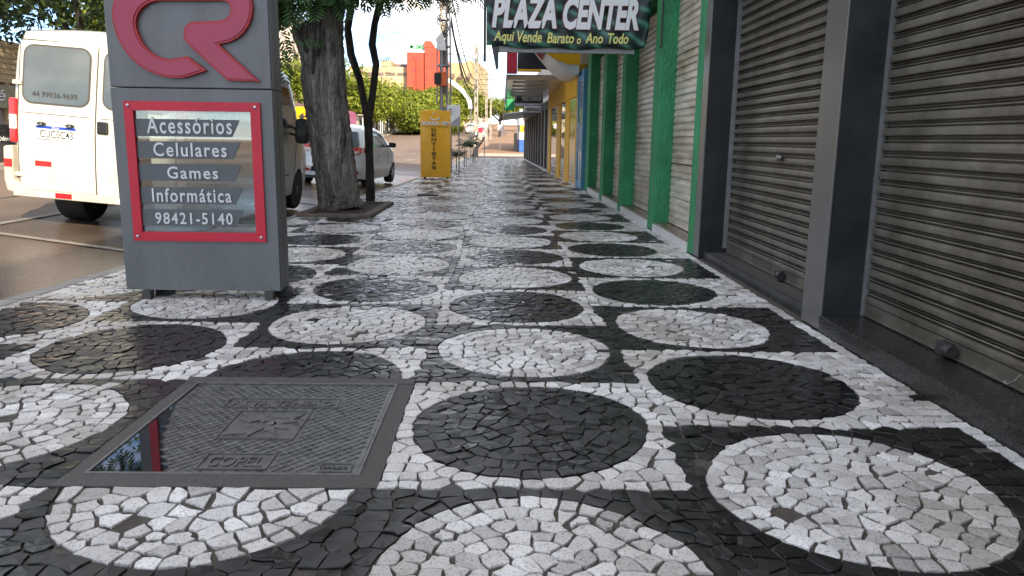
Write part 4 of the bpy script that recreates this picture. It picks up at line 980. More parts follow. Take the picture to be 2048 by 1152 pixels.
for xa, m_ in ((-.62, 'plate_white'), (-.43, 'tail_red'), (.24, 'plate_white'), (.43, 'tail_red')):
    rf = B(); rf.box(xa, -.079, .385, xa+.18, -.0755, .445); rf.make('reflective_strip', m_, bar, local=True)
rc = end_patch(rrect(-.70, 1.0, -.14, 1.27, .03), rearv, -.007).make('plate_recess', 'van_white', t, local=True)
pl = B(); yy = rearv(-.42, 1.13)-.022; pl.box(-.64, yy, 1.05, -.20, yy+.012, 1.20); plate = pl.make('number_plate', 'plate_white', t, local=True, bevel=.003)
pb = B(); pb.box(-.637, yy-.003, 1.168, -.203, yy-.0005, 1.199); pb.make('plate_band', 'plate_blue', plate, local=True)
text('plate_lettering', 'BRASIL', 'letter_white', plate, (-.46, yy-.004, 1.176), .08, .014, depth=.001, local=True)
text('plate_lettering', 'CUC0C43', 'ink', plate, (-.595, yy-.003, 1.066), .36, .088, depth=.002, local=True, off=.004)
for xx in (-.57, -.26):
    q = B(); q.lathe([(0, .045), (.018, .042), (.028, .02)], (xx, yy-.015, 1.212), 'z', 14); q.make('plate_lamp', 'black_plastic', plate, local=True)
text('phone_number', '44 99936-9699', 'sticker_grey', t, (-.70, 0, 1.515), .50, .065, depth=.002, local=True, off=.01, warp=lambda p: Vector((p.x, p.y + rearv(p.x, p.z) - .0155, p.z)))
hd = B(); hd.box(.03, rearv(.08, 1.2)-.035, 1.16, .15, rearv(.08, 1.2), 1.30); hd.make('door_handle', 'black_plastic', t, local=True, bevel=.015)
for s in (-1, 1):
    for poly in ([(.35, 1.4), (1.45, 1.4), (1.45, 2.02), (.38, 2.02)], [(1.55, 1.4), (2.75, 1.4), (2.75, 2.02), (1.55, 2.02)], [(2.9, 1.38), (3.95, 1.38), (3.62, 1.98), (2.9, 2.02)]):
        side_patch(poly, hwv, s, .006).make('side_window', 'autoglass', t, local=True, smooth=True)
    sm = B()
    for y_ in (2.82, 4.05): sm.tube([(s*(hwv(y_, z_)+.001), y_, z_) for z_ in (.5, .8, 1.1, 1.36)], .004, 4)
    sm.tube([(s*(hwv(y_, .62)+.004), y_, .62) for y_ in (.6, 1.6, 2.6, 3.7)], .012, 5)
    sm.make('side_seam', 'gasket', t, local=True)
    q = B(); q.tube([(s*.92, 3.72, 1.42), (s*1.06, 3.74, 1.36)], .022, 6); q.tube([(s*.92, 3.72, 1.30), (s*1.06, 3.74, 1.26)], .022, 6)
    mr_ = q.make('mirror_arm', 'black_plastic', t, local=True)
    q = B(); q.prism([(s*1.02+a*.0, 0) for a in ()] or rrect(s*1.14-.10, 1.14, s*1.14+.10, 1.54, .07), 'y', 3.70, 3.84); mb = q.make('mirror', 'black_plastic', t, local=True, bevel=.02)
    q = B(); q.prism(rrect(s*1.14-.075, 1.26, s*1.14+.075, 1.51, .05), 'y', 3.692, 3.699); q.make('mirror_glass', 'autoglass', mb, local=True)
    sd_ = B(); sd_.box(min(s*.955, s*.972), 4.62, .93, max(s*.955, s*.972), 4.7, .97)
    wheel(t, s*.72, .98, .335, .34, s); wheel(t, s*.80, 4.35, .335, .22, s)
ws_ = B(); ws_.add([(-.72, 4.38, 1.37), (.72, 4.38, 1.37), (.66, 3.84, 2.12), (-.66, 3.84, 2.12)], [(0, 1, 2, 3)]); ws_.make('windscreen', 'autoglass', t, local=True)
# ------------------------------------------------------------------ white hatchback
def make_car(loc, rot, label):
    t = thing('hatchback_car', loc, label, 'car', rot=rot)
    cp = [(.06, .24), (.0, .45), (.03, .80), (.08, .96), (.20, 1.12), (.42, 1.36), (.55, 1.425), (1.1, 1.475), (1.75, 1.475), (2.2, 1.41), (2.95, 1.02), (3.55, .90), (3.86, .76), (3.98, .58), (3.98, .34), (3.9, .22)] + arch(3.2, .345, .22) + [(2.6, .2), (1.2, .2)] + arch(.66, .345, .22)
    OUT = [(cp[i], cp[i+1]) for i in range(15)]
    def hw(y, z):
        h = .86
        if z > .92: h -= .22*min(1.2, (z-.92)/.54)**1.15
        if z < .5: h -= .04*(.5-z)/.3
        if y > 2.9: h -= .17*((y-2.9)/1.08)**2.2
        if y < .6: h -= .11*((.6-y)/.6)**2
        d = min(seg_dist((y, z), a, b_) for a, b_ in OUT); r = .13
        if d < r: h -= r*(1-math.sqrt(max(0, 1-(1-d/r)**2)))*.7
        return h
    def cr(y, z, q):
        k = 1-q*q
        return (-.10*k, 0) if y < .12 and z < 1 else (-.06*k, .03*k) if y < .6 and z > .9 else (0, .035*k) if z > .85 and y < 3.7 else (.14*k, 0) if y > 3.7 and z > .3 else (0, 0)
    vehicle_shell(cp, hw, .1, .07, cr, 8).make('body', 'car_white', t, local=True, smooth=True)
    B().box(-.66, .2, .16, .66, 3.8, .5).make('underbody', 'black_plastic', t, local=True)
    def rear(x, z):
        pts = [(.24, .06), (.45, 0), (.80, .03), (.96, .08), (1.12, .20), (1.36, .42), (1.425, .55)]; y_ = .06
        for (za, ya), (zb, yb) in zip(pts, pts[1:]):
            if za <= z <= zb: y_ = ya+(yb-ya)*(z-za)/(zb-za)
        q = 1-(x/.78)**2
        return y_ - (.10 if z < .97 else .06)*q - .006
    end_patch([(-.64, .985), (.64, .985), (.66, 1.04), (.55, 1.34), (-.55, 1.34), (-.66, 1.04)], rear, -.022).make('rear_window', 'autoglass', t, local=True)
    end_patch([(-.42, .46), (.42, .46), (.46, .34), (-.46, .34)], rear, -.006).make('bumper_insert', 'black_plastic', t, local=True)
    q = B(); yy = rear(0, .72)-.012; q.box(-.2, yy, .66, .2, yy+.01, .78); q.make('number_plate', 'plate_white', t, local=True)
    for s in (-1, 1):
        lm = end_patch([(s*.30, .93), (s*.66, .985), (s*.745, .97), (s*.735, .86), (s*.60, .80), (s*.30, .875)], rear, -.010).make('tail_light', 'tail_red', t, local=True)
        end_patch([(s*.40, .875), (s*.66, .90), (s*.70, .86), (s*.58, .81), (s*.40, .855)], rear, -.014).make('clear_lens', 'tail_clear', lm, local=True)
        side_patch([(.10, .86), (.38, .93), (.40, .97), (.14, .98)], hw, s, .005, .06).make('tail_light', 'tail_red', t, local=True)
        end_patch([(s*.48, .40), (s*.70, .42), (s*.68, .34), (s*.50, .34)], rear, -.012).make('reflector', 'tail_red', t, local=True)
        side_patch([(.50, 1.04), (1.22, 1.0), (1.22, 1.38), (.78, 1.36)], hw, s, .005).make('side_window', 'autoglass', t, local=True, smooth=True)
        side_patch([(1.30, .995), (2.62, .985), (2.1, 1.33), (1.7, 1.385), (1.30, 1.385)], hw, s, .005).make('side_window', 'autoglass', t, local=True, smooth=True)
        q = B(); q.prism(rrect(s*.97-.09, .99, s*.97+.09, 1.12, .045), 'y', 2.36, 2.47); q.box(min(s*.8, s*.9), 2.38, 1.0, max(s*.8, s*.9), 2.44, 1.04); q.make('mirror', 'black_plastic', t, local=True, bevel=.015)
        sm = B(); sm.tube([(s*(hw(1.26, z_)+.001), 1.26, z_) for z_ in (.35, .6, .8, .95)], .004, 4); sm.tube([(s*(hw(2.45, z_)+.001), 2.45, z_) for z_ in (.35, .6, .8, .95)], .004, 4); sm.make('side_seam', 'gasket', t, local=True)
        for y_ in (1.36, 2.28) if False else (1.4,):
            q = B(); q.box(min(s*.855, s*.885), y_, .82, max(s*.855, s*.885), y_+.2, .85); q.make('door_handle', 'car_white', t, local=True, bevel=.006)
        for y_ in (.66, 3.2): wheel(t, s*.755, y_, .30, .20, s, 'alloy', 7)
    end_patch([(-.5, .62), (.5, .62), (.55, .40), (-.55, .40)], lambda x, z: 3.99+.13*(1-(x/.75)**2), .01).make('grille', 'black_plastic', t, local=True)
    B().add([(-.60, 2.88, 1.055), (.60, 2.88, 1.055), (.52, 2.22, 1.40), (-.52, 2.22, 1.40)], [(0, 1, 2, 3)]).make('windscreen', 'autoglass', t, local=True)
    return t
car = make_car((-4.12, 18.7, -.065), (0, R(4.2), R(-4)), 'white hatchback parked at the kerb behind the two tree trunks')
def copy_tree(o, parent=None):
    c = o.copy(); col.objects.link(c); c.parent = parent
    for ch in list(o.children): copy_tree(ch, c)
    return c
c2 = copy_tree(car); c2.location = (-4.3, 112, prof(112)+.02); c2.rotation_euler = (R(1.9), 0, 0); c2['label'] = 'small white car far up the climbing street'
c3 = copy_tree(car); c3.location = (-2.6, 96, prof(96)-.1); c3.rotation_euler = (R(1.9), 0, 0); c3['label'] = 'white car far off, parked beyond the bus stop sign'
# ------------------------------------------------------------------ yellow dentist board
t = thing('signboard', (-1.82, 21.8, 0), 'tall yellow freestanding signboard with smile emblem and vertical black lettering', 'sign')
box('board', 'sign_yellow', t, -2.235, 21.75, .035, -1.40, 21.86, 1.86, bevel=.008)
for xx in (-2.15, -1.52): box('foot', 'black_plastic', t, xx, 21.70, -.012, xx+.06, 21.92, .034)
bb = B(); bb.tube([(-1.82+.135*math.cos(R(a)), 21.742, 1.72+.115*math.sin(R(a))) for a in range(195, 346, 10)], .016, 6); bb.make('smile', 'letter_white', t)
text('lettering', '+ -', 'letter_white', t, (-1.90, 21.742, 1.765), .15, .06, depth=.006, off=.01)
text('lettering', 'SORRIA SIM', 'letter_white', t, (-2.20, 21.742, 1.47), .76, .10, depth=.006, off=.03)
text('lettering', 'CLÍNICAS ODONTOLÓGICAS', 'ink', t, (-2.19, 21.744, 1.41), .74, .035, depth=.004)
for i, ch in enumerate('DENTISTAS'):
    wdt = .03 if ch == 'I' else .13
    text('lettering', ch, 'ink', t, (-1.86-wdt/2+.0, 21.742, 1.285-i*.128), wdt, .088, depth=.006, off=.02)
# ------------------------------------------------------------------ the old tree in its pit, and the twin-stemmed one
t = thing('tree_pit', (-2.32, 11.9, 0), 'low brown concrete edging round the bases of both tree trunks', 'planter')
x0, y0, x1, y1 = PL; bb = B(); e = .14
for nm, q in (('edging', (x0, y0, x1, y0+e)), ('edging', (x0, y1-e, x1, y1)), ('edging', (x0, y0+e+.004, x0+e, y1-e-.004)), ('edging', (x1-e, y0+e+.004, x1, y1-e-.004))):
    box(nm, 'planter', t, q[0], q[1], -.1, q[2], q[3], .055+random.uniform(-.012, .012), bevel=.015)
box('soil', 'soil', t, x0+e, y0+e, -.1, x1-e, y1-e, .025)
def trunk(bb, pts, rads, n=18, rough=.06, seed=0, sub=5):
    rr = random.Random(seed); P = []; Q = []
    for i in range(len(pts)-1):
        for k in range(sub):
            f = k/sub; P.append(Vector(pts[i]).lerp(Vector(pts[i+1]), f)); Q.append(rads[i]+(rads[i+1]-rads[i])*f)
    P.append(Vector(pts[-1])); Q.append(rads[-1])
    k0 = len(bb.v); bb.tube(P, Q, n)
    lob = [(rr.uniform(2, 6), rr.uniform(0, 6.3), rr.uniform(.3, 1)) for _ in range(5)]
    for i in range(len(P)):
        for k in range(n):
            v = Vector(bb.v[k0+i*n+k]); d = v-P[i]; a = 2*math.pi*k/n
            s = 1 + rough*sum(w_*math.sin(round(fq)*a+ph+P[i].z*fq*.4) for fq, ph, w_ in lob)*.5 + rr.uniform(-rough, rough)*.4
            bb.v[k0+i*n+k] = tuple(P[i]+d*s)
tr1 = thing('old_tree', (-2.48, 11.9, .045), 'thick leaning grey trunk with a sawn stump and drooping feathery leaves', 'tree')
bb = B()
trunk(bb, [(-2.46, 11.9, .02), (-2.482, 11.9, .12), (-2.509, 11.9, .534), (-2.561, 11.9, 1.058), (-2.624, 11.9, 1.573), (-2.66, 11.9, 2.008), (-2.66, 11.9, 2.436), (-2.60, 11.95, 2.75), (-2.52, 12.0, 3.1), (-2.45, 12.1, 3.7)], [.37, .315, .305, .315, .315, .32, .31, .25, .21, .19], 44, .11, 3, 9)
trunk(bb, [(-2.72, 11.85, 2.1), (-2.80, 11.82, 2.45), (-2.88, 11.80, 2.62), (-2.92, 11.80, 2.70)], [.2, .21, .20, .17], 16, .1, 5)
bb.make('trunk', 'bark_old', tr1, smooth=True)
bb = B()
for pts, ra in (([(-2.45, 12.1, 3.6), (-3.2, 12.6, 4.4), (-4.2, 13, 5.2), (-5.0, 13.6, 5.9)], (.16, .12, .08, .04)), ([(-2.45, 12.1, 3.6), (-2.0, 12.6, 4.7), (-1.4, 13.4, 5.8)], (.15, .1, .05)), ([(-2.45, 12.1, 3.6), (-2.6, 11.2, 4.6), (-3.0, 10, 5.6)], (.14, .1, .05)), ([(-2.0, 12.6, 4.7), (-.9, 12.4, 5.2), (-.1, 12.3, 5.4)], (.08, .06, .03)), ([(-3.2, 12.6, 4.4), (-3.9, 11.4, 5.0), (-4.6, 10.4, 5.4)], (.1, .07, .03))):
    trunk(bb, pts, ra, 9, .06, 7, 3)
for a, b_, c_ in (((-2.74, 11.6, 2.0), (-2.70, 11.52, 2.35), (-2.62, 11.5, 2.95)), ((-2.66, 11.56, 2.25), (-2.60, 11.5, 2.5), (-2.58, 11.48, 3.0)), ((-2.82, 11.62, 2.3), (-2.92, 11.55, 2.55), (-3.02, 11.5, 2.85))):
    bb.tube([a, b_, c_], [.028, .024, .014], 7)
bb.make('branch', 'bark_dark', tr1, smooth=True)
# feathery (twice-pinnate) leaves
def frond(bb, tn, o, d, ln, rr, npair=9, tint=.5):
    d = d.normalized(); side = d.cross(Vector((0, 0, 1)))
    if side.length < .1: side = Vector((1, 0, 0))
    side.normalize(); nrm = side.cross(d); roll_ = rr.uniform(-.7, .7); side = (side*math.cos(roll_)+nrm*math.sin(roll_)); p = o.copy(); dd = d.copy(); step = ln/npair
    for i in range(npair):
        q = p + dd*step; dd = (dd + Vector((0, 0, -.09))).normalized()
        pl_ = ln*.36*math.sin(math.pi*(i+1.2)/(npair+1.6)); wd = step*.40
        for s in (-1, 1):
            e = p + side*s*pl_ + dd*pl_*.45 + Vector((0, 0, -.25*pl_))
            bb.add([p, p+(e-p)*.55+dd*wd, e, p+(e-p)*.55-dd*wd], [(0, 1, 2, 3)]); tn.append(min(1, max(0, tint+rr.uniform(-.12, .12))))
        bb.add([p, q, q+side*.004, p+side*.004], [(0, 1, 2, 3)]); tn.append(tint)
        p = q
fr_ = random.Random(9)
def canopy(parent, blobs, n, lo, seed, m='leaf_near', ln=(.28, .5)):
    bb = B(); tn = []; rr = random.Random(seed)
    tot = sum(b_[3] for b_ in blobs)
    for (c, rad, zs, wgt, tnt) in blobs:
        for _ in range(int(n*wgt/tot)):
            while True:
                v = Vector((rr.uniform(-1, 1), rr.uniform(-1, 1), rr.uniform(-1, 1)))
                if .25 < v.length < 1: break
            o = Vector(c) + Vector((v.x*rad, v.y*rad, v.z*rad*zs))
            if o.z < lo(o): continue
            d = Vector((v.x+rr.uniform(-.6, .6), v.y+rr.uniform(-.6, .6), rr.uniform(-.7, .25)))
            frond(bb, tn, o, d, rr.uniform(*ln), rr, 8, tnt+rr.uniform(-.2, .2))
    return bb.make('crown', m, parent, tint=tn)
bl = []
br_ = random.Random(4)
for _ in range(22):  # unseen upper crown, spread over the pavement to darken reflections in the stones
    bl.append(((br_.uniform(-6.0, .6), br_.uniform(10, 17), br_.uniform(4.1, 6.4)), br_.uniform(.8, 1.4), .55, 1.0, br_.uniform(.2, .8)))
# the fringe that hangs into view round the stems
for c, rad, zs, wgt, tnt in (((-3.0, 11.7, 3.15), .55, .6, .75, .45), ((-2.55, 11.5, 3.25), .55, .45, .7, .6), ((-2.0, 12.0, 3.42), .6, .5, .6, .6), ((-1.6, 13.0, 3.58), .6, .5, .6, .4), ((-1.0, 13.6, 3.72), .6, .45, .5, .25), ((-.35, 13.6, 3.9), .5, .5, .35, .2), ((-3.5, 12, 2.95), .35, .8, .35, .5), ((-3.2, 11.4, 2.35), .26, .9, .12, .5)):
    bl.append((c, rad, zs, wgt*.8, tnt))
canopy(tr1, bl, 4400, lambda o: 2.0 if o.x < -2.9 and o.y < 12.6 else 2.86, 12)
tr2 = thing('forked_tree', (-2.21, 13.3, 0), 'slender dark tree forking into two crooked stems behind the thick trunk', 'tree')
bb = B()
trunk(bb, [(-2.21, 13.2, .02), (-2.216, 13.2, .728), (-2.225, 13.2, 1.393)], [.08, .07, .075], 12, .05, 11)
trunk(bb, [(-2.225, 13.2, 1.35), (-2.295, 13.2, 1.719), (-2.35, 13.2, 2.043), (-2.482, 13.2, 2.442), (-2.525, 13.2, 2.838), (-2.468, 13.2, 3.153), (-2.6, 13.3, 4.0), (-3.0, 13.4, 4.8)], [.062, .056, .055, .062, .058, .06, .05, .02], 12, .07, 12)
trunk(bb, [(-2.225, 13.2, 1.35), (-2.143, 13.2, 1.803), (-2.075, 13.2, 2.288), (-2.135, 13.2, 2.607), (-2.088, 13.2, 2.924), (-2.0, 13.2, 3.238), (-1.8, 13.3, 4.1), (-1.4, 13.5, 5)], [.062, .058, .058, .062, .055, .06, .05, .02], 12, .07, 13)
bb.make('trunk', 'bark_dark', tr2, smooth=True)
bb = B(); tn = []
for (x, z) in ((-2.62, 2.1), (-2.55, 2.0), (-2.40, 2.25), (-2.28, 2.05), (-1.95, 2.35), (-1.92, 2.2), (-1.88, 1.95), (-2.22, 1.78), (-2.6, 2.65)):
    for _ in range(3): frond(bb, tn, Vector((x+fr_.uniform(-.04, .04), 13.1, z+fr_.uniform(-.05, .1))), Vector((fr_.uniform(-1, 1), fr_.uniform(-.5, .5), fr_.uniform(-.3, .6))), fr_.uniform(.10, .2), fr_, 6, .2)
for c in ((-2.0, 13.2, 4.6), (-1.2, 13.8, 5.0), (-2.8, 13.6, 5.0)):
    for _ in range(160):
        v = Vector((fr_.gauss(0, .5), fr_.gauss(0, .5), fr_.gauss(0, .3))); frond(bb, tn, Vector(c)+v, v+Vector((0, 0, -.2)), .4, fr_, 8, .3)
bb.make('crown', 'leaf_near', tr2, tint=tn)
# a plank lying on the pavement
tag(B().add([], []).box(-1.62, 15.1, .004, -1.22, 15.2, .03).make('wooden_plank', 'planter', bevel=.004), 'short weathered plank lying flat on the pavement beyond the tree pit', 'plank')
# ------------------------------------------------------------------ poles, wires, arches
def pole(x, y, h, label, z=0., wd=.30, arm=None):
    t = thing('utility_pole', (x, y, z), label, 'pole')
    bb = B(); n = 12
    for i in range(n):
        z0_, z1_ = z-.1+(h+.1)*i/n, z-.1+(h+.1)*(i+1)/n; w0 = wd*(1-.35*i/n)/2; w1 = wd*(1-.35*(i+1)/n)/2
        for sx in (-1, 1):
            a0, b0 = (sx*w0, sx*(w0-.075)); a1, b1 = (sx*w1, sx*(w1-.075)); d0, d1 = w0*.62, w1*.62
            bb.add([(x+a0, y-d0, z0_), (x+b0, y-d0, z0_), (x+b0, y+d0, z0_), (x+a0, y+d0, z0_), (x+a1, y-d1, z1_), (x+b1, y-d1, z1_), (x+b1, y+d1, z1_), (x+a1, y+d1, z1_)],
                   [(0, 1, 5, 4), (1, 2, 6, 5), (2, 3, 7, 6), (3, 0, 4, 7), (4, 5, 6, 7), (3, 2, 1, 0)])
        zc = z0_ + (h/n)*.0; bb.box(x-w0+.07, y-w0*.35, z0_, x+w0-.07, y+w0*.35, z0_+(h/n)*(.55 if i else 1))
    bb.make('shaft', 'concrete_pole', t)
    if arm:
        bb = B(); bb.tube([(x, y-.15, z+h-1.0), (x-.6, y-.2, z+h-.75), (x-1.5, y-.3, z+h-.65)], .03, 6); a_ = bb.make('lamp_arm', 'galv', t)
        bb = B(); bb.box(x-1.95, y-.40, z+h-.70, x-1.45, y-.20, z+h-.60); bb.make('lamp_head', 'galv', a_, bevel=.02)
    return t
p1 = pole(-1.90, 26.2, 10.5, 'nearest square concrete utility pole, behind the yellow signboard')
bb = B()
for i, z_ in enumerate((3.45, 4.05, 4.9, 5.5, 6.2)):
    bb = B(); bb.lathe([(-.03, .21), (.03, .21), (.03, .18), (-.03, .18)], (-1.9, 26.2, z_), 'z', 14); bb.make('strap', 'galv', p1)
bb = B(); rr = random.Random(8)
for i in range(26):
    a = rr.uniform(0, 6.3); z_ = rr.uniform(4.3, 6.6); r_ = rr.uniform(.06, .16); o = Vector((-1.9+.22*math.cos(a), 26.2+.2*math.sin(a), z_))
    bb.tube([o+Vector((r_*math.cos(q), rr.uniform(-.02, .02), 1.5*r_*math.sin(q))) for q in [k*.7 for k in range(10)]], .012, 4)
bb.make('cable_bundle', 'wire', p1)
bb = B(); bb.tube([(-1.66, 26.0, 0), (-1.68, 26.0, 4), (-1.7, 26.0, 8)], .035, 6); bb.tube([(-2.12, 26.05, 2.2), (-2.1, 26.05, 6.5)], .02, 5); bb.make('conduit', 'galv', p1)
bx = box('meter_box', 'orange_paint', p1, -2.12, 25.72, 2.78, -1.78, 26.0, 3.22, bevel=.01)
box('meter_door', 'black_plastic', bx, -2.18, 25.705, 2.82, -1.95, 25.719, 3.18)
p2 = pole(-1.60, 50.2, 7.0, 'second concrete pole with a lamp arm, at the street corner', -.05, .3, True)
p3 = pole(-1.40, 74, 6.9, 'third concrete pole, beyond the crossing', prof(74), .26)
p4 = pole(-1.2, 90, 7.0, 'farthest concrete pole in the row, thin against the trees', prof(90), .26)
def wire(a, b_, sag, r=.012, n=14):
    a, b_ = Vector(a), Vector(b_); return [a.lerp(b_, i/n) - Vector((0, 0, sag*4*(i/n)*(1-i/n))) for i in range(n+1)], r
wi = 0
for dx, z0_, z1_, sag, r in ((.1, 5.4, 4.6, 1.0, .03), (.16, 5.2, 4.5, 1.3, .03), (.2, 5.9, 4.8, .9, .022), (.05, 6.4, 5.3, .5, .012), (.3, 7.2, 6.0, .5, .010), (.45, 7.6, 6.2, .5, .010), (.6, 7.9, 6.3, .5, .010), (.24, 5.0, 4.4, 1.6, .018), (.12, 6.8, 5.6, .5, .012)):
    pts, r = wire((-1.9+dx, 26.2, z0_), (-1.6+dx*.3, 50.2, z1_), sag, r); bb = B(); bb.tube(pts, r, 5)
    tag(bb.make('overhead_wire', 'wire'), 'sagging black cable in the bundle between the two nearest poles', 'cable', 'cables between the two nearest poles')
for dz, r in ((5.0, .02), (5.5, .015), (6.2, .015), (6.6, .012)):
    pts, r = wire((-1.55, 50.2, dz), (-1.35, 74, prof(74)+dz), .5, r); bb = B(); bb.tube(pts, r, 5)
    tag(bb.make('overhead_wire', 'wire'), 'cable strung from the lamp pole to the third pole', 'cable', 'cables beyond the lamp pole')
for i in range(7):
    z_ = 3.9+i*.34
    pts, r = wire((-1.5, 50.5+i*.4, z_), (9, 52+i*.5, z_+.5), .12, .012); bb = B(); bb.tube(pts, r, 4)
    tag(bb.make('overhead_wire', 'wire'), 'thin level cable crossing the side street above the far canopies', 'cable', 'cables across the side street')
for z_, zz in ((6.4, 6.6), (6.0, 5.6), (5.7, 5.0)):
    pts, r = wire((-1.8, 26.1, z_), (1.6, 19, zz-1.3), .15, .012); bb = B(); bb.tube(pts, r, 4)
    tag(bb.make('overhead_wire', 'wire'), 'service cable from the nearest pole down towards the shop canopies', 'cable', 'service cables to the shops')
def arch_over(y, z, label, zs=3.9, nk=5):
    t = thing('street_lamp', (-2.0, y, z), label, 'street lamp'); N_ = 26; prev = None
    for k in range(nk):
        pts = [(-7.9+5.95*math.cos(math.pi*(k+q/2)/13), y, z+zs+2.7*math.sin(math.pi*(k+q/2)/13)) for q in (0.02, 1, 1.98)]
        bb = B(); vs = []
        for (px, py, pz) in pts:
            a = math.atan2((pz-z-zs)/2.7, (px+7.9)/5.95); nx_, nz_ = math.cos(a), math.sin(a)
            for r_, d in ((-.14, -.1), (.14, -.1), (.14, .1), (-.14, .1)): vs.append((px+nx_*r_, py+d, pz+nz_*r_))
        fs = [(i*4+k_, i*4+(k_+1) % 4, i*4+4+(k_+1) % 4, i*4+4+k_) for i in range(2) for k_ in range(4)] + [(3, 2, 1, 0), (8, 9, 10, 11)]
        bb.add(vs, fs); bb.make('arch_panel', 'arch_white', t)
    for x in (-2.0,):
        bb = B(); bb.tube([(x+.05, y, z-.05), (x+.05, y, z+zs+.05)], .035, 8); bb.make('post', 'galv', t)
    return t
arch_over(26.0, 0, 'nearer white panelled arm curving out over the road from the nearest pole')
arch_over(50.6, 0, 'farther white panelled arm curving out over the road at the corner', 3.0, 3)
# ------------------------------------------------------------------ small street furniture
t = thing('leaning_board', (-1.45, 24.2, 0), 'white leaning sign board with grey lower corner on thin posts behind yellow sign', 'sign')
bb = B(); bb.prism([(-1.66, 1.48), (-1.26, 1.48), (-1.26, 2.12), (-1.66, 2.12)], 'y', 24.2, 24.23); f_ = bb.make('board', 'tarp_white', t)
bb = B(); bb.prism([(-1.655, 1.485), (-1.265, 1.485), (-1.265, 1.80)], 'y', 24.194, 24.199); bb.make('print', 'lilac', f_)
text('lettering', 'E', 'sticker_grey', f_, (-1.60, 24.193, 1.84), .10, .16, depth=.004)
bb = B(); bb.tube([(-1.58, 24.25, 0), (-1.58, 24.25, 1.5)], .022, 6); bb.make('post', 'galv', t)
bb = B(); bb.tube([(-1.30, 24.25, 0), (-1.30, 24.25, 1.5)], .022, 6); bb.make('post', 'galv', t)
def sapling(x, y, h, label, seed):
    t = thing('young_tree', (x, y, 0), label, 'tree', 'young street trees'); rr = random.Random(seed)
    bb = B(); bb.tube([(x, y, 0), (x+.01, y, h*.6), (x-.01, y, h)], [.02, .016, .012], 6); bb.make('trunk', 'bark_dark', t)
    bb = B(); tn = []
    for k in range(26):
        a = rr.uniform(0, 6.3); d = Vector((math.cos(a), math.sin(a), rr.uniform(-.2, .9))); frond(bb, tn, Vector((x, y, h+rr.uniform(-.15, .05))), d, rr.uniform(.3, .55), rr, 8, .3)
    bb.make('crown', 'leaf_palm', t, tint=tn)
    bb = B(); bb.tube([(x+.09, y, 0), (x+.09, y, h*.75)], .012, 5); bb.make('stake', 'planter', t)
sapling(-1.55, 33, .95, 'young staked tree with palm-like tuft, left of the pair by the kerb', 1)
sapling(-1.30, 36.5, 1.0, 'young staked tree with palm-like tuft, right of the pair by the kerb', 2)
sapling(-1.62, 28.4, .62, 'low bare-stemmed young tree right behind the yellow signboard', 3)
t = thing('bus_stop_sign', (-1.04, 49, -.05), 'blue grey bus stop board on a thin post at the corner', 'sign')
bb = B(); bb.tube([(-1.04, 49, -.05), (-1.04, 49, 1.9)], .03, 6); bb.make('post', 'galv', t)
bb = B(); bb.prism(rrect(-1.30, 1.82, -.80, 2.14, .1), 'y', 48.96, 49.0); bb.make('board', 'lilac', t)
t = thing('white_street_sign', (0, 62.2, .15), 'white square street sign with smaller plate on a pole across the junction', 'sign')
bb = B(); bb.tube([(-.1, 62.2, .1), (0, 62.2, 2.2)], .03, 6); bb.make('post', 'galv', t)
box('board', 'tarp_white', t, -.26, 62.12, 1.78, .22, 62.15, 2.24); box('plate', 'tarp_white', t, .05, 62.12, 1.52, .42, 62.15, 1.70)
t = thing('corner_shop', (3, 66, 0), 'white corner building with blue painted base across the junction', 'building')
box('wall', 'white_wall', t, 1.42, 60.2, 1.12, 9, 72, 3.4); box('base', 'blue_wall', t, 1.40, 60.18, .1, 9.02, 72.02, 1.118)
sg_ = box('sign', 'yellow_paint', t, 1.46, 60.12, 1.72, 1.98, 60.17, 2.2)
text('lettering', 'A', 'ink', sg_, (1.62, 60.11, 1.86), .14, .2, depth=.005)
box('gate_post', 'black_plastic', t, 1.0, 60.6, .1, 1.25, 61.4, 1.6)
box('canopy', 'tarp_white', t, .2, 60.6, 2.20, 1.40, 66, 2.32)
t = thing('bus_shelter', (-2.4, 92, prof(92)), 'distant red topped street kiosk beyond the pole row', 'kiosk')
box('roof', 'frame_red', t, -2.75, 91.2, prof(92)+.75, -2.15, 92.6, prof(92)+1.3); box('body', 'shed_grey', t, -2.7, 91.3, prof(92)-.1, -2.2, 92.5, prof(92)+.75)
# ------------------------------------------------------------------ shops across the street
def shop(name, x, ya, yb, h, label, wallm, fascm, awn, posters=()):
    t = thing(name, (x-3, (ya+yb)/2, prof(ya)), label, 'building'); z = prof(ya)+.15
    box('wall', wallm, t, x-8, ya, z-.3, x-.3, yb, z+h); box('fascia', fascm, t, x-.28, ya, z+2.7, x, yb, z+h+.15)
    n = max(2, int((yb-ya)/3.2)); st = (yb-ya)/n
    for i in range(n):
        y0_ = ya+i*st; box('pillar', wallm, t, x-.29, y0_, z-.1, x-.05, y0_+.3, z+2.69)
        s_ = box('shop_shutter', awn[i % len(awn)], t, x-.29, y0_+.35, z, x-.2, y0_+st-.05, z+2.6)
    for (py0, py1, z0_, z1_, m_) in posters: box('poster', m_, t, x-.04+.05, py0, z+z0_, x+.04, py1, z+z1_)
    return t
a = shop('corner_cafe', -17.6, 21, 36, 4.0, 'cream cafe building at the left edge beyond the minibus', 'cream', 'cream', ['maroon', 'shed_grey'])
box('sign', 'poster_olive', a, -17.58, 25.6, 1.95, -17.52, 28.9, 2.75)
text('lettering', 'Café', 'letter_white', a, (-17.51, 26.0, 2.2), 2.2, .4, xd=(0, 1, 0), depth=.02, shear=.2)
for i in range(7): box('siding', 'cream', a, -17.585, 21.0, 2.95+i*.19, -17.56, 36, 3.10+i*.19)
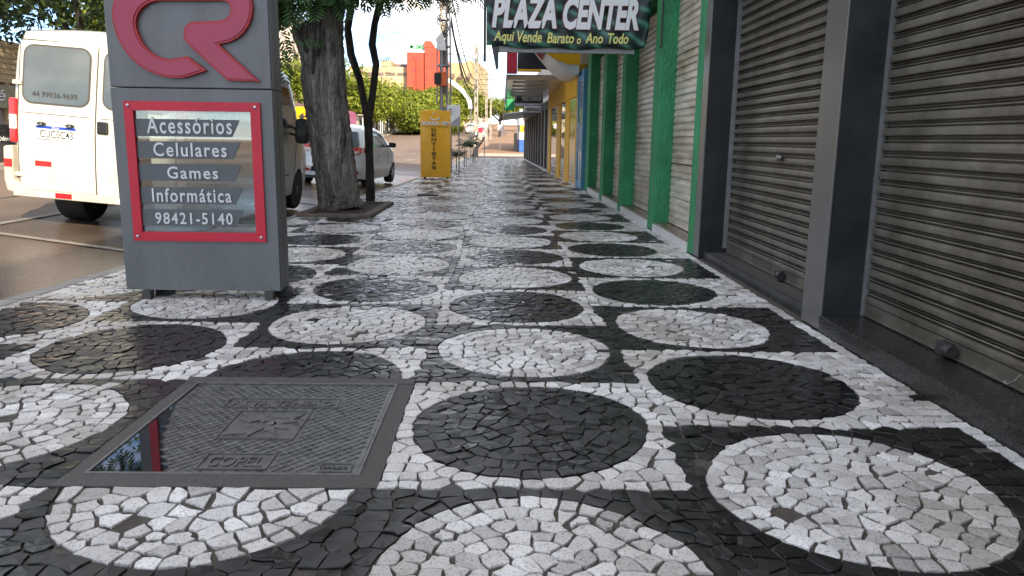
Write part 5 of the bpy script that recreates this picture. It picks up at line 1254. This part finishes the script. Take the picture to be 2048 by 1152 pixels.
t = thing('chalkboard', (-15.3, 24.6, .18), 'black pavement chalkboard with yellow trim at the left edge', 'sign')
bb = B(); bb.box(-15.75, 24.55, .2, -15.0, 24.62, 1.35); cbd = bb.make('board', 'ink', t); box('trim', 'sign_yellow', t, -14.99, 24.54, .2, -14.95, 24.64, 1.38)
text('lettering', 'Odon &', 'letter_white', cbd, (-15.6, 24.545, .85), .5, .14, depth=.004)
shop('brown_shop', -17.2, 44, 78, 3.6, 'long shop with plain brown fascia across the street', 'shed_grey', 'brown_fascia', ['maroon', 'shed_grey', 'bay_dark'])
t = thing('poster_wall', (-18, 80, prof(80)), 'end wall hung with olive, red and magenta posters', 'wall')
zz = prof(80); box('wall', 'brown_fascia', t, -22, 79, zz, -15.6, 80, zz+4.6)
for xa, xb, z0_, z1_, m_ in ((-17.4, -16.0, .4, 3.9, 'poster_olive'), (-18.9, -17.6, .4, 2.6, 'poster_red'), (-18.9, -17.6, 2.7, 3.2, 'tarp_white'), (-15.9, -15.62, .4, 2.6, 'poster_mag')): box('poster', m_, t, xa, 78.93, zz+z0_, xb, 78.99, zz+z1_)
box('poster', 'poster_mag', t, -15.59, 79.1, zz+.8, -15.5, 84.5, zz+3.0)
for i, (ya, yb, h, m_, lb) in enumerate(((86, 95, 2.5, 'shed_grey', 'low grey market shed nearest the posters'), (97, 104, 2.3, 'brown_fascia', 'brown market stall with wire front among the sheds'), (106, 116, 2.4, 'cream', 'pale market shed with white posts before the trees'))):
    t = thing('market_shed', (-16.2, (ya+yb)/2, prof(ya)), lb, 'shed', 'market sheds along the far kerb'); z = prof(ya)
    box('wall', m_, t, -18.5, ya, z-.2, -15.6, yb, z+h); box('roof', 'shed_grey', t, -19, ya-.3, z+h+.002, -14.9, yb+.3, z+h+.12)
    for k in range(5): box('post', 'tarp_white', t, -15.2, ya+.3+k*(yb-ya-.7)/4, z, -15.1, ya+.4+k*(yb-ya-.7)/4, z+h)
    box('opening', 'bay_dark', t, -15.59, ya+1, z+.1, -15.55, yb-1, z+h-.4)
t = thing('waste_bin', (-14.8, 118, prof(118)), 'bright yellow waste bin beside the far kerb', 'bin')
z = prof(118)+.15; bb = B(); bb.prism([(-15.25, z), (-14.55, z), (-14.45, z+1.0), (-15.35, z+1.0)], 'y', 117.6, 118.4); bb.make('body', 'bin_yellow', t, bevel=.03); box('lid', 'bin_yellow', t, -15.4, 117.55, z+1.003, -14.4, 118.45, z+1.1)
t = thing('traffic_sign', (-13.9, 54, 0), 'yellow diamond arrow traffic sign seen beside the thick trunk', 'sign')
bb = B(); bb.tube([(-13.35, 54, 0), (-13.35, 54, 3.2)], .04, 6); bb.make('post', 'galv', t)
bo_ = box('board', 'sign_yellow', t, -14.0, 53.9, 1.75, -12.75, 53.95, 3.1)
bb = B(); bb.add([(-13.85, 53.89, 2.45), (-13.45, 53.89, 2.75), (-13.45, 53.89, 2.52), (-12.95, 53.89, 2.52), (-12.95, 53.89, 2.38), (-13.45, 53.89, 2.38), (-13.45, 53.89, 2.15)], [(0, 1, 2, 3, 4, 5, 6)]); bb.make('arrow', 'ink', bo_)
# ------------------------------------------------------------------ far buildings
def facade(parent, wallname, wm, x0, x1, y, yb, z0, z1, rows, cols, wmat, margin=.12, wh=.35, ww=.55, side=None):
    w_ = box(wallname, wm, parent, x0, y, z0, x1, yb, z1)
    dz = (z1-z0)/rows; dx = (x1-x0)/cols
    for r in range(rows):
        for c in range(cols):
            xa = x0+(c+.5-ww/2)*dx; za = z0+(r+.5-wh/2)*dz
            box('window', wmat, w_, xa, y-.06, za, xa+ww*dx, y-.005, za+wh*dz)
    if side:
        n_ = side; dy = (yb-y)/n_
        for r in range(rows):
            for c in range(n_):
                ya_ = y+(c+.5-ww/2)*dy; za = z0+(r+.5-wh/2)*dz
                box('window', wmat, w_, x1+.005, ya_, za, x1+.06, ya_+ww*dy, za+wh*dz)
    return w_
t = thing('red_block', (-15, 155, prof(155)), 'brick red hospital block with rooftop sign above the trees', 'building')
facade(t, 'wall', 'red_wall', -17.8, -14.4, 150, 175, 4, 16.9, 6, 1, 'red_win', wh=.3, ww=.4)
facade(t, 'wall', 'red_wall', -14.39, -11.6, 149.4, 175, 4, 17.7, 6, 3, 'red_win', wh=.22, ww=.35)
box('stair_tower', 'red_wall', t, -14.45, 149.3, 17.72, -13.2, 158, 18.9)
box('fin', 'red_wall', t, -16.0, 149.6, 4, -15.7, 150, 15.6)
bs_ = box('sign_board', 'white_wall', t, -17.3, 150.2, 17.2, -14.5, 150.5, 18.6)
text('lettering', 'CEMIL', 'green_sign', bs_, (-16.6, 150.15, 17.45), 1.95, .9, depth=.04, off=.03)
bb = B(); bb.lathe([(0, .35), (-.04, .35), (-.04, .22), (0, .22)], (-16.95, 150.19, 17.9), 'y', 16); bb.make('emblem', 'green_sign', bs_)
for xx in (-17.2, -15.9, -14.6): box('sign_post', 'galv', t, xx, 150.3, 16.9, xx+.08, 150.4, 17.2)
t = thing('cream_block', (-25, 165, prof(160)), 'cream office block with strip windows left of the red block', 'building')
facade(t, 'wall', 'cream', -29, -17.85, 152, 176, 3.5, 14.4, 4, 5, 'win_far', wh=.22, ww=.86)
box('parapet', 'cream', t, -23, 151.9, 14.42, -21, 160, 15.5); box('roof_room', 'brown_fascia', t, -20.9, 155, 14.42, -18, 165, 15.2)
t = thing('cream_hall', (-9, 200, prof(200)), 'large plain cream building behind the poles', 'building')
b2 = B(); b2.prism([(-16, 192), (-5.6, 189), (-3.5, 215), (-16, 215)], 'z', 3, 18.9); wl_ = b2.make('wall', 'cream_far', t)
for i in range(6): box('panel_joint', 'cream', wl_, -16+.05, 188.6, 6+i*2.2, -15.9, 188.7, 6.1+i*2.2)
for xx in (-14, -12, -10, -8):
    for k in range(4): box('window', 'win_far', wl_, xx, 188.7-(xx+16)*.0+1.2-(xx+16)*.29*.9, 6+k*3.1, xx+.9, 190.9-(xx+16)*.29*1.0, 7+k*3.1)
box('roof_tank', 'cream_far', t, -9, 196, 18.92, -7, 198, 20)
t = thing('apartment_tower', (-70, 265, prof(230)), 'pale pink apartment tower beyond the trees, left of the thick trunk', 'building')
facade(t, 'wall', 'tower', -76, -67.5, 260, 275, 3, 40, 14, 4, 'win_far', wh=.4, ww=.4, side=3)
facade(t, 'wing', 'tower', -67.4, -64, 262, 272, 3, 34, 12, 2, 'win_far', wh=.4, ww=.4)
t = thing('pink_house', (-5.5, 165, prof(165)), 'small pinkish building glimpsed at the end of the street', 'building')
zz = prof(165); facade(t, 'wall', 'tower', -8, -3, 163, 172, zz, zz+4.5, 2, 4, 'win_far', wh=.4, ww=.4); box('roof', 'brown_fascia', t, -8.3, 162.7, zz+4.502, -2.7, 172.3, zz+4.8)
# ------------------------------------------------------------------ trees along the street and beyond
def leaf_tree(name, x, y, zb, th, blobs, nleaf, size, label, m, seed, group, tint0=.5, trunk_r=.2):
    t = thing(name, (x, y, zb), label, 'tree', group); rr = random.Random(seed)
    bb = B(); trunk(bb, [(x, y, zb-.1), (x+.1, y, zb+th*.5), (x, y, zb+th)], [trunk_r, trunk_r*.8, trunk_r*.6], 10, .06, seed, 3)
    for (cx, cy, cz, r) in blobs[:7]:
        trunk(bb, [(x, y, zb+th*.8), ((x+cx)/2, (y+cy)/2, (zb+th+cz)/2), (cx, cy, cz)], [trunk_r*.55, trunk_r*.4, trunk_r*.15], 7, .06, seed, 2)
    bb.make('trunk', 'bark_dark', t, smooth=True)
    tot = sum(b_[3]**2 for b_ in blobs); vs = []; fs = []; tn = []
    for (cx, cy, cz, r) in blobs:
        bt = rr.uniform(-.22, .22)
        for _ in range(int(nleaf*r*r/tot)):
            v = Vector((rr.gauss(0, 1), rr.gauss(0, 1), rr.gauss(0, 1))).normalized(); q = r*(rr.uniform(.55, 1.08) if rr.random() < .8 else rr.random())
            o = Vector((cx, cy, cz)) + Vector((v.x*q, v.y*q, v.z*q*.72))
            nv = (v + Vector((rr.gauss(0, .5), rr.gauss(0, .5), rr.gauss(.3, .5)))).normalized()
            a = nv.cross(Vector((rr.gauss(0, 1), rr.gauss(0, 1), rr.gauss(0, 1)))).normalized(); b_ = nv.cross(a); s = size*rr.uniform(.6, 1.3)
            k = len(vs); vs += [o-a*s, o-b_*s*.45+nv*s*.1, o+a*s, o+b_*s*.45+nv*s*.1]; fs.append((k, k+1, k+2, k+3)); tn.append(min(1, max(0, tint0+bt+rr.gauss(0, .16))))
    bb = B(); bb.add(vs, fs); bb.make('crown', m, t, tint=tn); return t
def blobs_for(x, y, z, rx, rz, n, seed):
    rr = random.Random(seed); out = []
    for _ in range(n):
        a = rr.uniform(0, 6.3); q = math.sqrt(rr.random())*rx; h = rr.uniform(-1, 1)*rz*(1-.5*q/rx)
        out.append((x+math.cos(a)*q, y+math.sin(a)*q, z+h, rr.uniform(.30, .5)*rx))
    return out
FT = [(-28, 76, 8.2, 5.6, 'broad bright green tree above the brown shop, left of the thick trunk'), (-21.0, 82, 8.2, 5.2, 'rounded green tree between the thick trunk and the forked tree'),
      (-16.8, 90, 6.8, 4.8, 'leafy tree right behind the forked stems'), (-14.0, 100, 6.1, 4.8, 'spreading tree above the market sheds'), (-11.2, 112, 6.2, 4.6, 'tall tree below the red block, left of the nearest pole'),
      (-9.4, 104, 4.5, 3.4, 'low tree left of the nearest pole above the yellow signboard'), (-6.9, 122, 7.4, 4.6, 'tree just right of the nearest pole'), (-19.5, 108, 7.0, 5.0, 'far tree over the shed roofs'), (-34, 98, 8.2, 6, 'far left tree behind the brown shop'),
      (-9.0, 138, 6.6, 4.8, 'tree farthest up the verge, below the cream hall'), (-25, 96, 7.6, 5.2, 'tree filling the gap behind the brown shop roof')]
for i, (x, y, z, r, lb) in enumerate(FT):
    zb = prof(y); leaf_tree('street_tree', x, y, zb, max(1.5, z-r*.6), blobs_for(x, y, zb+z-2.6, r, r*.5, 18, 40+i), 8500, .24, lb, 'leaf_far', 60+i, 'trees beyond the crossing', .5, .22)
leaf_tree('street_tree', -.2, 99, prof(99), 2.4, blobs_for(.0, 99, prof(99)+4.2, 2.6, 2.0, 11, 77), 5500, .2, 'round tree on the right pavement beyond the crossing poles', 'leaf_far', 78, 'trees beyond the crossing', .42)
leaf_tree('street_tree', 3.2, 128, prof(128), 3.4, blobs_for(3.0, 128, prof(128)+5.2, 4.2, 2.6, 11, 79), 5500, .26, 'hill tree above the far canopies on the right', 'leaf_far', 80, 'trees beyond the crossing', .4)
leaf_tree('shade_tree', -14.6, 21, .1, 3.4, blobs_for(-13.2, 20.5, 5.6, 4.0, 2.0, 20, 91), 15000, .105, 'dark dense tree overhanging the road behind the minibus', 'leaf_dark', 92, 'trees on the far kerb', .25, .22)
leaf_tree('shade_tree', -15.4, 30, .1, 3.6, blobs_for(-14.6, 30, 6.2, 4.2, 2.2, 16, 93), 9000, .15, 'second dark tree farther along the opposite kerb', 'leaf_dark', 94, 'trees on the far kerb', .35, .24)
leaf_tree('shade_tree', -15.6, 40, .1, 3.6, blobs_for(-16.5, 40, 6.4, 4.0, 2.0, 14, 95), 6000, .2, 'third tree on the opposite kerb, hidden mostly by the totem', 'leaf_far', 96, 'trees on the far kerb', .35, .24)
